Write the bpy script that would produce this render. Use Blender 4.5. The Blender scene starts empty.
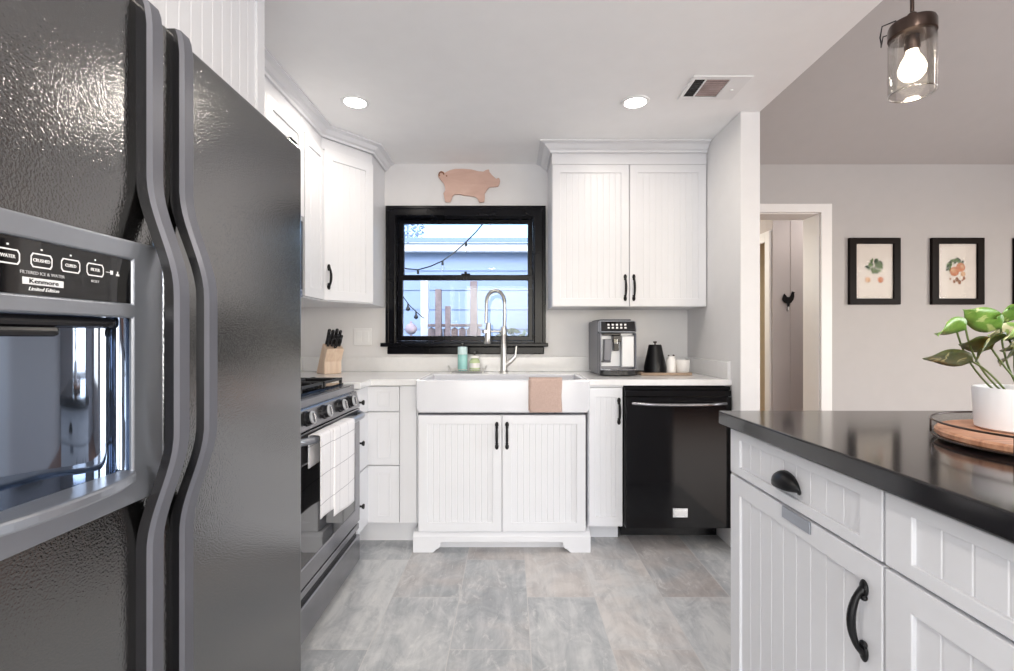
import bpy, bmesh, math, random
from mathutils import Vector, Matrix
random.seed(7)
S = bpy.context.scene
COL = S.collection
PI = math.pi
R = math.radians

# ------------------------------------------------------------------ camera
W, H, F = 1014, 671, 485.0
VPX, VPY, EYE = 510.0, 338.0, 1.13
cd = bpy.data.cameras.new('camera')
cd.sensor_fit = 'HORIZONTAL'; cd.sensor_width = 36.0
cd.lens = 36.0 * F / W
cd.shift_x = -(VPX - W / 2) / W
cd.shift_y = (VPY - H / 2) / W
cd.clip_start = 0.02; cd.clip_end = 200
cam = bpy.data.objects.new('camera', cd); COL.objects.link(cam)
cam.location = (0, 0, EYE); cam.rotation_euler = (R(90), 0, 0)
S.camera = cam

# ------------------------------------------------------------------ sky, exposure, fill lamps
wd = bpy.data.worlds.new('sky'); S.world = wd; wd.use_nodes = True
wn = wd.node_tree.nodes; wl = wd.node_tree.links
sk = wn.new('ShaderNodeTexSky'); sk.sky_type = 'NISHITA'; sk.sun_disc = False
sk.sun_elevation = R(38); sk.sun_rotation = R(160); sk.air_density = 1.0; sk.dust_density = 2.5
wl.new(sk.outputs[0], wn['Background'].inputs[0])
wn['Background'].inputs[1].default_value = 0.60
S.view_settings.view_transform = 'Standard'; S.view_settings.look = 'None'
S.view_settings.exposure = 0.02; S.view_settings.gamma = 1.0
S.view_settings.use_curve_mapping = False
S.cycles.max_bounces = 16; S.cycles.diffuse_bounces = 8; S.cycles.transparent_max_bounces = 24; S.cycles.transmission_bounces = 12

def area(name, loc, rot, sx, sy, power, col=(1, 1, 1), shape='RECTANGLE', spread=180):
    d = bpy.data.lights.new(name, 'AREA'); d.shape = shape; d.size = sx
    if shape in ('RECTANGLE', 'ELLIPSE'): d.size_y = sy
    d.energy = power; d.color = col; d.spread = R(spread)
    o = bpy.data.objects.new(name, d); COL.objects.link(o)
    o.location = loc; o.rotation_euler = rot
    return o
# unseen fill lamps added at rear and dining wall openings and in the hall
area('added_rear_fill', (0.25, -2.96, 1.15), (R(90), 0, 0), 2.2, 2.0, 78, (0.93, 0.965, 1.0))  # invented rear opening; unseen panel giving the frontal fill
area('added_dining_side_fill', (4.66, 0.7, 1.45), (0, R(90), 0), 1.3, 2.4, 80, (0.98, 0.98, 1.0))  # added side opening, out of view, to light the dining area
area('added_dining_rear_fill', (3.1, -2.96, 1.5), (R(90), 0, 0), 1.8, 1.6, 26, (0.98, 0.98, 1.0))  # second unseen opening, added to brighten dining wall and vault
area('hall_room_glow', (1.3, 5.4, 1.9), (0, R(-70), 0), 0.8, 0.8, 22, (1.0, 0.95, 0.86))  # unseen area light inside the windowless back room of the hall
area('added_hall_fill', (3.0, 3.95, 2.45), (0, 0, 0), 0.3, 0.3, 9, (1.0, 0.95, 0.92))  # added lamp, out of view, that lifts the dark hall panels

# ------------------------------------------------------------------ materials
def lin(c):
    c = c / 255.0
    return c / 12.92 if c <= 0.04045 else ((c + 0.055) / 1.055) ** 2.4
def rgb(r, g, b): return (lin(r), lin(g), lin(b), 1.0)

class NT:
    def __init__(s, name):
        s.m = bpy.data.materials.new(name); s.m.use_nodes = True
        s.n = s.m.node_tree.nodes; s.l = s.m.node_tree.links
        s.b = s.n['Principled BSDF']; s._co = None
    def link(s, a, b): s.l.new(a, b)
    def inp(s, sock, v):
        if isinstance(v, bpy.types.NodeSocket): s.l.new(v, sock)
        elif v is not None: sock.default_value = v
    def co(s, which='Object'):
        if not s._co: s._co = s.n.new('ShaderNodeTexCoord')
        return s._co.outputs[which]
    def geo(s): return s.n.new('ShaderNodeNewGeometry').outputs['Position']
    def mp(s, vec, scale=(1, 1, 1), rot=(0, 0, 0), loc=(0, 0, 0)):
        n = s.n.new('ShaderNodeMapping'); s.l.new(vec, n.inputs[0])
        n.inputs['Scale'].default_value = scale; n.inputs['Rotation'].default_value = rot; n.inputs['Location'].default_value = loc
        return n.outputs[0]
    def noise(s, vec, scale, detail=3, rough=0.5, dist=0.0):
        n = s.n.new('ShaderNodeTexNoise'); s.inp(n.inputs['Vector'], vec)
        n.inputs['Scale'].default_value = scale; n.inputs['Detail'].default_value = detail
        n.inputs['Roughness'].default_value = rough; n.inputs['Distortion'].default_value = dist
        return n.outputs[0]
    def ma(s, op, a, b=None, c=None):
        n = s.n.new('ShaderNodeMath'); n.operation = op
        for i, v in enumerate((a, b, c)):
            if v is not None: s.inp(n.inputs[i], v)
        return n.outputs[0]
    def sep(s, v):
        n = s.n.new('ShaderNodeSeparateXYZ'); s.l.new(v, n.inputs[0]); return n.outputs
    def comb(s, x, y, z=0.0):
        n = s.n.new('ShaderNodeCombineXYZ')
        for i, v in enumerate((x, y, z)): s.inp(n.inputs[i], v)
        return n.outputs[0]
    def ramp(s, f, stops):
        n = s.n.new('ShaderNodeValToRGB'); s.l.new(f, n.inputs[0]); e = n.color_ramp.elements
        while len(e) < len(stops): e.new(0.5)
        for i, (p, c) in enumerate(stops): e[i].position = p; e[i].color = c
        return n.outputs[0]
    def mix(s, f, a, b, mode='MIX'):
        n = s.n.new('ShaderNodeMix'); n.data_type = 'RGBA'; n.blend_type = mode
        s.inp(n.inputs[0], f); s.inp(n.inputs[6], a); s.inp(n.inputs[7], b)
        return n.outputs[2]
    def bump(s, h, strength=0.2, dist=0.001):
        n = s.n.new('ShaderNodeBump'); s.l.new(h, n.inputs['Height'])
        n.inputs['Strength'].default_value = strength; n.inputs['Distance'].default_value = dist
        s.l.new(n.outputs[0], s.b.inputs['Normal'])
    def set(s, col=None, rough=None, metal=None, spec=None, coat=None, trans=None, emit=None, estr=None):
        b = s.b.inputs
        s.inp(b['Base Color'], col); s.inp(b['Roughness'], rough); s.inp(b['Metallic'], metal)
        s.inp(b['Specular IOR Level'], spec); s.inp(b['Coat Weight'], coat); s.inp(b['Transmission Weight'], trans)
        s.inp(b['Emission Color'], emit); s.inp(b['Emission Strength'], estr)
        return s.m

def simple(name, c, rough=0.5, metal=0.0, var=0.04, scale=12, spec=0.5, bump=0.0, bscale=60, coat=0.0):
    t = NT(name); v = t.noise(t.co(), scale, 3)
    d = tuple(x * (1 - var) for x in c[:3]) + (1,); e = tuple(min(1, x * (1 + var)) for x in c[:3]) + (1,)
    t.set(t.ramp(v, [(0.3, d), (0.7, e)]), rough, metal, spec, coat)
    if bump: t.bump(t.noise(t.co(), bscale, 2), bump, 0.001)
    return t.m

M = {}
M['cab'] = simple('white_cabinet_paint', (0.69, 0.695, 0.72, 1), 0.38, var=0.012, scale=5)
M['ceil'] = simple('ceiling_paint', (0.88, 0.88, 0.88, 1), 0.9, var=0.01, bump=0.05, bscale=250)
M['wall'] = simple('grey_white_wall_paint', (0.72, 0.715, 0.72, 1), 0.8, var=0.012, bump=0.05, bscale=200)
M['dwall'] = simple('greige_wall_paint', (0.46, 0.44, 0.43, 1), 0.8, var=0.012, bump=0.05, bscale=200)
M['trim'] = simple('white_trim_paint', (0.80, 0.78, 0.76, 1), 0.4, var=0.01)
M['quartz'] = simple('white_quartz', (0.73, 0.73, 0.735, 1), 0.16, var=0.02, scale=30)
M['sink'] = simple('white_fireclay', (0.64, 0.645, 0.68, 1), 0.12, var=0.008)
M['blk'] = simple('matte_black_iron', (0.006, 0.006, 0.007, 1), 0.34, var=0.2, spec=0.25)
M['winblk'] = simple('black_window_paint', (0.004, 0.004, 0.006, 1), 0.22, var=0.15, spec=0.16)
M['plast'] = simple('white_plastic', (0.80, 0.80, 0.80, 1), 0.35, var=0.01)
M['bplast'] = simple('black_plastic', (0.012, 0.012, 0.014, 1), 0.25, var=0.1)
M['steel'] = simple('brushed_nickel', (0.64, 0.63, 0.61, 1), 0.33, 1.0, var=0.05)
M['chrome'] = simple('chrome', (0.75, 0.76, 0.78, 1), 0.10, 1.0, var=0.02)
M['bsteel'] = simple('dark_stainless', (0.30, 0.30, 0.32, 1), 0.24, 1.0, var=0.05)
M['silver'] = simple('silver_plastic', (0.34, 0.36, 0.40, 1), 0.28, 0.75, var=0.03)
M['satin'] = simple('satin_silver', (0.50, 0.51, 0.53, 1), 0.42, 0.45, var=0.02)
M['handle'] = simple('grey_handle_plastic', (0.115, 0.118, 0.138, 1), 0.34, 0.25, var=0.04)
M['cast'] = simple('cast_iron_grate', (0.015, 0.015, 0.016, 1), 0.42, var=0.2, bump=0.2, bscale=300)
M['bglass'] = simple('black_oven_glass', (0.006, 0.006, 0.007, 1), 0.04, var=0.05, coat=0.5)
M['dw'] = simple('gloss_black_enamel', (0.004, 0.004, 0.005, 1), 0.08, var=0.05, spec=0.3)
M['bronze'] = simple('oil_rubbed_bronze', (0.055, 0.036, 0.03, 1), 0.28, 0.7, var=0.2, scale=40)
M['isl'] = simple('black_stone_top', (0.008, 0.0075, 0.009, 1), 0.11, var=0.25, scale=90, spec=0.75)
M['white_mark'] = simple('white_print', (0.75, 0.75, 0.75, 1), 0.5, var=0.01)
M['dim_mark'] = simple('grey_print', (0.42, 0.42, 0.43, 1), 0.5, var=0.01)
M['teal'] = simple('teal_soap', (0.30, 0.58, 0.56, 1), 0.2, var=0.06)
M['palecap'] = simple('pale_cap_plastic', (0.55, 0.70, 0.72, 1), 0.3, var=0.02)
M['lime'] = simple('lime_soap', (0.52, 0.62, 0.36, 1), 0.2, var=0.1)
M['ceram'] = simple('white_ceramic', (0.80, 0.78, 0.76, 1), 0.25, var=0.01)
M['pot'] = simple('white_planter', (0.80, 0.80, 0.82, 1), 0.42, var=0.01)
M['soil'] = simple('potting_soil', (0.05, 0.035, 0.025, 1), 0.95, var=0.4, scale=80, bump=0.6, bscale=120)
M['stem'] = simple('plant_stem', (0.12, 0.16, 0.05, 1), 0.5, var=0.2)
M['paper'] = simple('print_paper', (0.70, 0.64, 0.58, 1), 0.7, var=0.03, scale=20)
M['frame'] = simple('black_brown_frame', (0.008, 0.005, 0.004, 1), 0.4, var=0.2, spec=0.06)
M['hall'] = simple('hall_panel_paint', (0.52, 0.47, 0.45, 1), 0.7, var=0.03, scale=3)
M['warmwall'] = simple('warm_lit_wall', (0.78, 0.68, 0.48, 1), 0.8, var=0.02)  # warm light of the hall's back room put into the wall colour
M['leafA'] = None
M['orange'] = simple('peach_ink', (0.52, 0.20, 0.10, 1), 0.7, var=0.2, scale=60)
M['peach'] = simple('pale_peach_ink', (0.62, 0.38, 0.22, 1), 0.7, var=0.2, scale=60)
M['inkgreen'] = simple('green_ink', (0.10, 0.17, 0.05, 1), 0.7, var=0.4, scale=60)
M['inkdark'] = simple('dark_green_ink', (0.03, 0.05, 0.025, 1), 0.7, var=0.4, scale=60)
M['inkbrown'] = simple('brown_ink', (0.24, 0.10, 0.05, 1), 0.7, var=0.3, scale=60)
M['house'] = simple('pale_blue_siding', (0.33, 0.43, 0.63, 1), 0.7, var=0.02)
M['ewhite'] = simple('white_exterior_paint', (0.84, 0.87, 0.92, 1), 0.6, var=0.01)
M['roof'] = simple('grey_blue_shingles', (0.27, 0.35, 0.46, 1), 0.9, var=0.12, scale=20)
M['fence'] = simple('weathered_fence_wood', (0.36, 0.28, 0.27, 1), 0.85, var=0.2, scale=14)
M['ground'] = simple('garden_ground', (0.30, 0.31, 0.27, 1), 0.95, var=0.3, scale=4)
M['hedge'] = simple('hedge_leaves', (0.18, 0.26, 0.20, 1), 0.8, var=0.5, scale=30)
M['pinkball'] = simple('pale_pink_paper', (0.70, 0.55, 0.58, 1), 0.7, var=0.05)
M['clear'] = None

def glass(name, tint=(1, 1, 1, 1), rough=0.02, fres=1.35, gain=1.0):
    t = NT(name); n = t.n
    tr = n.new('ShaderNodeBsdfTransparent'); tr.inputs[0].default_value = tint
    gl = n.new('ShaderNodeBsdfGlossy'); gl.inputs['Roughness'].default_value = rough
    fr = n.new('ShaderNodeFresnel'); fr.inputs[0].default_value = fres
    v = t.ma('MULTIPLY', fr.outputs[0], gain)
    mx = n.new('ShaderNodeMixShader'); t.link(v, mx.inputs[0]); t.link(tr.outputs[0], mx.inputs[1]); t.link(gl.outputs[0], mx.inputs[2])
    t.link(mx.outputs[0], n['Material Output'].inputs[0])
    return t.m
M['rimglass'] = glass('thick_glass_rim', (0.95, 0.94, 0.92, 1), 0.12, 1.6, 4.0)
M['picglass'] = glass('picture_glass', (0.97, 0.97, 0.97, 1), 0.05, 1.3, 0.12)
M['pane'] = glass('window_glass', (0.90, 0.95, 1.0, 1), 0.0, 1.45, 0.6)
M['jar'] = glass('jar_glass', (0.99, 0.98, 0.965, 1), 0.05, 1.4, 0.5)

def emit(name, col, s):
    t = NT(name); return t.set((0, 0, 0, 1), 0.5, emit=col, estr=s)
M['led'] = emit('recessed_led', (1.0, 0.97, 0.92, 1), 24)
M['bulb'] = emit('lit_frosted_bulb', (1.0, 0.90, 0.72, 1), 5)
M['filament'] = emit('glowing_filament', (1.0, 0.86, 0.62, 1), 26)

def m_fridge():
    t = NT('pebbled_black_enamel'); c = t.co()
    n1 = t.noise(c, 250, 1, 0.5); n2 = t.noise(c, 520, 1, 0.5)
    h = t.ma('ADD', n1, t.ma('MULTIPLY', n2, 0.25))
    t.set((0.004, 0.0038, 0.0038, 1), 0.10, spec=1.0, coat=0.0)
    t.b.inputs['IOR'].default_value = 2.0
    t.bump(h, 0.34, 0.0013)
    return t.m
M['fridge'] = m_fridge()

def m_floor():
    t = NT('weathered_grey_porcelain_tile'); p = t.geo(); x, y, z = t.sep(p)
    cw, cl = 0.295, 0.713
    u = t.ma('DIVIDE', t.ma('SUBTRACT', x, 0.075), cw)
    cx = t.ma('FLOOR', u)
    par = t.ma('MULTIPLY', t.ma('FLOORED_MODULO', cx, 2.0), 0.5)
    v = t.ma('ADD', t.ma('DIVIDE', t.ma('SUBTRACT', y, 2.115), cl), par)
    cy = t.ma('FLOOR', v)
    fu = t.ma('SUBTRACT', u, cx); fv = t.ma('SUBTRACT', v, cy)
    du = t.ma('MULTIPLY', t.ma('MINIMUM', fu, t.ma('SUBTRACT', 1.0, fu)), cw)
    dv = t.ma('MULTIPLY', t.ma('MINIMUM', fv, t.ma('SUBTRACT', 1.0, fv)), cl)
    g = t.ma('LESS_THAN', t.ma('MINIMUM', du, dv), 0.0015)
    wn_ = t.n.new('ShaderNodeTexWhiteNoise'); wn_.noise_dimensions = '2D'; t.link(t.comb(cx, cy), wn_.inputs['Vector'])
    rv = wn_.outputs['Value']; rc = t.sep(wn_.outputs['Color'])
    off = t.comb(t.ma('MULTIPLY', rc[0], 40.0), t.ma('MULTIPLY', rc[1], 40.0), 0.0)
    va = t.n.new('ShaderNodeVectorMath'); va.operation = 'ADD'; t.link(p, va.inputs[0]); t.link(off, va.inputs[1]); q = va.outputs[0]
    big = t.noise(q, 2.6, 6, 0.62, 0.9)
    cloud = t.noise(t.mp(q, (1.6, 1.0, 1)), 4.5, 7, 0.68, 1.1)
    streak = t.noise(t.mp(q, (14, 1.6, 1)), 1.6, 6, 0.65, 0.6)
    fine = t.noise(t.mp(q, (2.2, 1.0, 1)), 9, 7, 0.72, 1.0)
    tone = t.ma('ADD', t.ma('ADD', t.ma('MULTIPLY', cloud, 0.55), t.ma('MULTIPLY', streak, 0.28)), t.ma('MULTIPLY', rv, 0.16))
    base = t.ramp(tone, [(0.34, rgb(138, 142, 147)), (0.48, rgb(166, 169, 172)), (0.62, rgb(198, 199, 199))])
    beige = t.ramp(tone, [(0.34, rgb(168, 157, 151)), (0.64, rgb(207, 198, 192))])
    mb_ = t.ramp(t.ma('ADD', t.ma('MULTIPLY', rc[2], 0.40), t.ma('MULTIPLY', big, 0.85)), [(0.64, (0, 0, 0, 1)), (0.86, (0.65, 0.65, 0.65, 1))])
    c = t.mix(mb_, base, beige)
    wear = t.ramp(fine, [(0.55, (0, 0, 0, 1)), (0.66, (1, 1, 1, 1))])
    c = t.mix(t.ma('MULTIPLY', wear, 0.60), c, rgb(212, 211, 209))
    dk = t.ramp(t.noise(t.mp(q, (11, 1.3, 1)), 3.0, 6, 0.7, 1.4), [(0.60, (0, 0, 0, 1)), (0.70, (1, 1, 1, 1))])
    c = t.mix(t.ma('MULTIPLY', dk, t.ma('ADD', 0.12, t.ma('MULTIPLY', wear, 0.5))), c, rgb(118, 117, 117))
    c = t.mix(g, c, rgb(192, 190, 188))
    t.set(c, t.ma('ADD', t.ma('MULTIPLY', fine, 0.25), 0.28))
    t.bump(t.ma('SUBTRACT', t.ma('MULTIPLY', fine, 0.3), g), 0.25, 0.002)
    return t.m
M['floor'] = m_floor()

def m_wood(name, c0, c1, c2, sc=(1, 14, 14), rough=0.45, planks=None):
    t = NT(name); p = t.mp(t.co(), sc)
    n = t.noise(p, 2.2, 5, 0.6, 0.8)
    c = t.ramp(n, [(0.25, c0), (0.5, c1), (0.75, c2)])
    t.set(c, rough); t.bump(n, 0.08, 0.001)
    return t.m
M['woodfloor'] = m_wood('brown_floorboards', rgb(96, 58, 36), rgb(128, 80, 50), rgb(150, 98, 64), (9, 1, 1), 0.3)
M['beech'] = m_wood('pale_beech', rgb(206, 178, 154), rgb(222, 196, 172), rgb(233, 212, 190), (20, 20, 2), 0.5)
M['pig'] = m_wood('pink_worn_wood', rgb(196, 162, 148), rgb(205, 172, 158), rgb(213, 184, 170), (2, 4, 8), 0.7)
M['traywood'] = m_wood('tan_tray_wood', rgb(134, 112, 94), rgb(152, 130, 110), rgb(168, 146, 126), (2, 12, 12), 0.5)
M['board'] = m_wood('reddish_acacia', rgb(150, 98, 70), rgb(190, 138, 108), rgb(214, 168, 138), (3, 22, 10), 0.4)

def m_leaf(name, g1, g2, cream, amount):
    t = NT(name); c = t.co()
    n = t.noise(c, 40, 4, 0.6, 0.6); k = t.noise(c, 22, 3, 0.6, 1.0)
    a = t.ramp(n, [(0.3, g1), (0.7, g2)])
    m_ = t.ramp(k, [(amount, (0, 0, 0, 1)), (amount + 0.07, (1, 1, 1, 1))])
    t.set(t.mix(m_, a, cream), 0.35)
    t.b.inputs['Subsurface Weight'].default_value = 0.05
    return t.m
M['leafA'] = m_leaf('backlit_variegated_leaf', rgb(78, 122, 46), rgb(118, 158, 72), rgb(178, 192, 124), 0.55)  # lighter copy for backlit leaves, their light is in the green
M['leafB'] = m_leaf('shaded_variegated_leaf', rgb(40, 52, 24), rgb(70, 80, 40), rgb(160, 156, 112), 0.57)  # darker copy, shade of the leaf undersides is in the green
M['leafC'] = m_leaf('cream_green_leaf', rgb(120, 160, 80), rgb(165, 190, 110), rgb(222, 218, 178), 0.50)

def m_gridcloth():
    t = NT('white_cotton_with_grey_grid'); x, y, z = t.sep(t.co())
    def line(v, per, w):
        f = t.ma('FRACT', t.ma('DIVIDE', v, per)); return t.ma('LESS_THAN', f, w / per)
    g = t.ma('MAXIMUM', line(x, 0.088, 0.0022), line(z, 0.105, 0.0026))
    n = t.noise(t.co(), 300, 2)
    c = t.mix(t.ma('MULTIPLY', g, 0.6), t.ramp(n, [(0.3, (0.78, 0.77, 0.79, 1)), (0.7, (0.84, 0.83, 0.84, 1))]), rgb(110, 108, 122))
    t.set(c, 0.9); t.bump(n, 0.15, 0.0008); return t.m
M['gridcloth'] = m_gridcloth()
def m_linen():
    t = NT('dusty_pink_linen'); a = t.noise(t.mp(t.co(), (400, 60, 60)), 1, 2); b = t.noise(t.mp(t.co(), (60, 60, 500)), 1, 2)
    n = t.ma('ADD', t.ma('MULTIPLY', a, 0.5), t.ma('MULTIPLY', b, 0.5))
    t.set(t.ramp(n, [(0.3, rgb(172, 148, 138)), (0.7, rgb(192, 168, 158))]), 0.9); t.bump(n, 0.3, 0.001); return t.m
M['linen'] = m_linen()

# ------------------------------------------------------------------ mesh builder
class MB:
    def __init__(s): s.bm = bmesh.new()
    def v(s, *p): return s.bm.verts.new(p)
    def f(s, vs, mi=0):
        try:
            fc = s.bm.faces.new(vs); fc.material_index = mi; return fc
        except ValueError: return None
    def box(s, x0, x1, y0, y1, z0, z1, mi=0):
        v = [s.v(x, y, z) for z in (z0, z1) for y in (y0, y1) for x in (x0, x1)]
        for q in ((0, 2, 3, 1), (4, 5, 7, 6), (0, 1, 5, 4), (2, 6, 7, 3), (0, 4, 6, 2), (1, 3, 7, 5)): s.f([v[i] for i in q], mi)
        return s
    def hexa(s, b, t, mi=0):
        vb = [s.v(*p) for p in b]; vt = [s.v(*p) for p in t]; n = len(b)
        s.f(vb[::-1], mi); s.f(vt, mi)
        for i in range(n): s.f([vb[i], vb[(i + 1) % n], vt[(i + 1) % n], vt[i]], mi)
        return s
    def prism(s, pts, a0, a1, axis='y', mi=0):
        # outline pts (p,q): axis y -> (x,z); axis x -> (y,z); axis z -> (x,y)
        def P(p, q, a): return {'y': (p, a, q), 'x': (a, p, q), 'z': (p, q, a)}[axis]
        s.hexa([P(p, q, a0) for p, q in pts], [P(p, q, a1) for p, q in pts], mi)
        return s
    def plate(s, xs, zs, y0, y1, holes, horiz=False, mi=0):
        def P(x, y, z): return (x, z, y) if horiz else (x, y, z)
        nx, nz = len(xs), len(zs)
        A = [[s.v(*P(x, y0, z)) for z in zs] for x in xs]; B = [[s.v(*P(x, y1, z)) for z in zs] for x in xs]
        full = lambda i, j: 0 <= i < nx - 1 and 0 <= j < nz - 1 and (i, j) not in holes
        for i in range(nx - 1):
            for j in range(nz - 1):
                if not full(i, j): continue
                s.f([A[i][j], A[i + 1][j], A[i + 1][j + 1], A[i][j + 1]], mi)
                s.f([B[i][j], B[i][j + 1], B[i + 1][j + 1], B[i + 1][j]], mi)
                if not full(i - 1, j): s.f([A[i][j], A[i][j + 1], B[i][j + 1], B[i][j]], mi)
                if not full(i + 1, j): s.f([A[i + 1][j], B[i + 1][j], B[i + 1][j + 1], A[i + 1][j + 1]], mi)
                if not full(i, j - 1): s.f([A[i][j], B[i][j], B[i + 1][j], A[i + 1][j]], mi)
                if not full(i, j + 1): s.f([A[i][j + 1], A[i + 1][j + 1], B[i + 1][j + 1], B[i][j + 1]], mi)
        for r in (A, B):
            for c in r:
                for q in c:
                    if not q.link_faces: s.bm.verts.remove(q)
        return s
    def tube(s, path, rad, n=10, closed=False, flat=1.0, mi=0):
        P = [Vector(p) for p in path]; k = len(P)
        if not isinstance(rad, (list, tuple)): rad = [rad] * k
        rings = []; up = None
        for i in range(k):
            a = P[(i - 1) % k] if (closed or i > 0) else P[i]; b = P[(i + 1) % k] if (closed or i < k - 1) else P[i]
            d = (b - a).normalized()
            if up is None:
                up = Vector((0, 0, 1)) if abs(d.z) < 0.9 else Vector((1, 0, 0))
            sd = d.cross(up).normalized(); up = sd.cross(d).normalized()
            rings.append([s.v(*(P[i] + rad[i] * (math.cos(2 * PI * j / n) * sd + flat * math.sin(2 * PI * j / n) * up))) for j in range(n)])
        rng = range(k) if closed else range(k - 1)
        for i in rng:
            a, b = rings[i], rings[(i + 1) % k]
            for j in range(n): s.f([a[j], a[(j + 1) % n], b[(j + 1) % n], b[j]], mi)
        if not closed: s.f(rings[0][::-1], mi); s.f(rings[-1], mi)
        return s
    def lathe(s, prof, c=(0, 0, 0), n=24, mi=0, mat=None, cap=True):
        T = Matrix.Translation(c) @ (mat or Matrix.Identity(4)); rings = []
        for r, z in prof:
            if r < 1e-6: rings.append([s.v(*(T @ Vector((0, 0, z))))])
            else: rings.append([s.v(*(T @ Vector((r * math.cos(2 * PI * j / n), r * math.sin(2 * PI * j / n), z)))) for j in range(n)])
        for a, b in zip(rings, rings[1:]):
            for j in range(n):
                k = (j + 1) % n
                if len(a) == 1 and len(b) == 1: continue
                if len(a) == 1: s.f([a[0], b[j], b[k]], mi)
                elif len(b) == 1: s.f([a[j], a[k], b[0]], mi)
                else: s.f([a[j], a[k], b[k], b[j]], mi)
        if cap:
            if len(rings[0]) > 1: s.f(rings[0][::-1], mi)
            if len(rings[-1]) > 1: s.f(rings[-1], mi)
        return s
    def ball(s, c, r, n=12, sc=(1, 1, 1), mi=0):
        pr = [(r * math.sin(PI * i / n), -r * math.cos(PI * i / n)) for i in range(n + 1)]
        return s.lathe([(max(a, 0), z) for a, z in pr], c, n * 2, mi, Matrix.Diagonal((sc[0], sc[1], sc[2], 1)))
    def beads(s, x0, x1, z0, z1, y, th=0.006, pitch=0.04, gw=0.0030, gd=0.0013, horiz=False, mi=0):
        n = max(1, round((x1 - x0) / pitch)); p = (x1 - x0) / n; pr = [(x0, y)]
        for i in range(1, n):
            c = x0 + i * p; pr += [(c - gw, y), (c - gw * 0.3, y + gd), (c + gw * 0.3, y + gd), (c + gw, y)]
        pr += [(x1, y)]
        A = [s.v(a, b, z0) for a, b in pr]; B = [s.v(a, b, z1) for a, b in pr]
        for i in range(len(pr) - 1): s.f([A[i], A[i + 1], B[i + 1], B[i]], mi)
        c = [s.v(x0, y + th, z0), s.v(x1, y + th, z0), s.v(x0, y + th, z1), s.v(x1, y + th, z1)]
        s.f([c[1], c[0], c[2], c[3]], mi); s.f([A[0], B[0], c[2], c[0]], mi); s.f([A[-1], c[1], c[3], B[-1]], mi)
        s.f(A[::-1] + [c[0], c[1]], mi); s.f(B + [c[3], c[2]], mi)
        return s

def fin(o, label=None, cat=None, group=None, kind=None):
    if label: o['label'] = label
    if cat: o['category'] = cat
    if group: o['group'] = group
    if kind: o['kind'] = kind
    return o
def obj(name, mb, mat, parent=None, bevel=0, smooth=None, seg=2, loc=None, rotz=0):
    bmesh.ops.recalc_face_normals(mb.bm, faces=mb.bm.faces)
    me = bpy.data.meshes.new(name); mb.bm.to_mesh(me); mb.bm.free()
    for m_ in (mat if isinstance(mat, (list, tuple)) else [mat]): me.materials.append(M[m_] if isinstance(m_, str) else m_)
    o = bpy.data.objects.new(name, me); COL.objects.link(o)
    if parent: o.parent = parent
    if loc: o.location = loc
    o.rotation_euler.z = rotz
    if smooth:
        for p in me.polygons: p.use_smooth = True
        me.set_sharp_from_angle(angle=R(smooth))
    if bevel:
        b = o.modifiers.new('bevel', 'BEVEL'); b.width = bevel; b.segments = seg; b.limit_method = 'ANGLE'; b.angle_limit = R(50)
        b.harden_normals = False
    return o
def thing(name, label, cat, loc=(0, 0, 0), rotz=0, group=None):
    o = bpy.data.objects.new(name, None); COL.objects.link(o); o.empty_display_size = 0.1
    o.location = loc; o.rotation_euler = (0, 0, rotz)
    return fin(o, label, cat, group)
def struct(name, mb, mat, parent=None, **k):
    o = obj(name, mb, mat, parent, **k)
    if not parent: o['kind'] = 'structure'
    return o
def textmesh(name, s, size, mat, parent, loc, rot=(R(90), 0, 0), sx=1.0, shear=0.0, depth=0.0004):
    cu = bpy.data.curves.new('text', 'FONT'); cu.body = s; cu.size = size; cu.align_x = 'CENTER'; cu.align_y = 'CENTER'
    cu.extrude = depth; cu.shear = shear; cu.resolution_u = 2
    t = bpy.data.objects.new('text', cu); COL.objects.link(t)
    bpy.context.view_layer.update()
    me = bpy.data.meshes.new_from_object(t.evaluated_get(bpy.context.evaluated_depsgraph_get()))
    bpy.data.objects.remove(t); bpy.data.curves.remove(cu)
    me.materials.clear(); me.materials.append(M[mat])
    o = bpy.data.objects.new(name, me); COL.objects.link(o); o.parent = parent; o.location = loc; o.rotation_euler = rot; o.scale = (sx, 1, 1)
    return o
def px(x, y, d): return Vector(((x - VPX) * d / F, d, EYE - (y - VPY) * d / F))

# ------------------------------------------------------------------ room shell
LW, BW, PX0, PX1, DY = -1.40, 3.25, 1.188, 1.292, 3.55
CZ = 2.30
RY, RX = -3.0, 4.75
VZ0 = 2.40; SLOPE = math.tan(R(24))
struct('floor', MB().box(LW - 0.1, 1.30, RY - 0.1, BW + 0.1, -0.08, 0.0), 'floor')
struct('floor_dining', MB().box(1.301, RX + 0.1, RY - 0.1, 6.6, -0.08, 0.0), 'woodfloor')
struct('ceiling', MB().box(LW - 0.1, PX1, RY - 0.1, BW + 0.1, CZ, CZ + 0.06), 'ceil')
zt = VZ0 + (DY - RY) * SLOPE
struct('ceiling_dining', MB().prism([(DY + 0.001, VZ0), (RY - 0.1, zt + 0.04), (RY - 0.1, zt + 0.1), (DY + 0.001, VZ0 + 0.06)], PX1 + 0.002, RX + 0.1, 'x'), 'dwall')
struct('wall_above_ceiling_edge', MB().prism([(BW + 0.1, CZ + 0.062), (RY - 0.1, CZ + 0.062), (RY - 0.1, zt), (BW + 0.1, VZ0 + 0.1)], PX1 - 0.08, PX1 + 0.001, 'x'), 'dwall')
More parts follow.
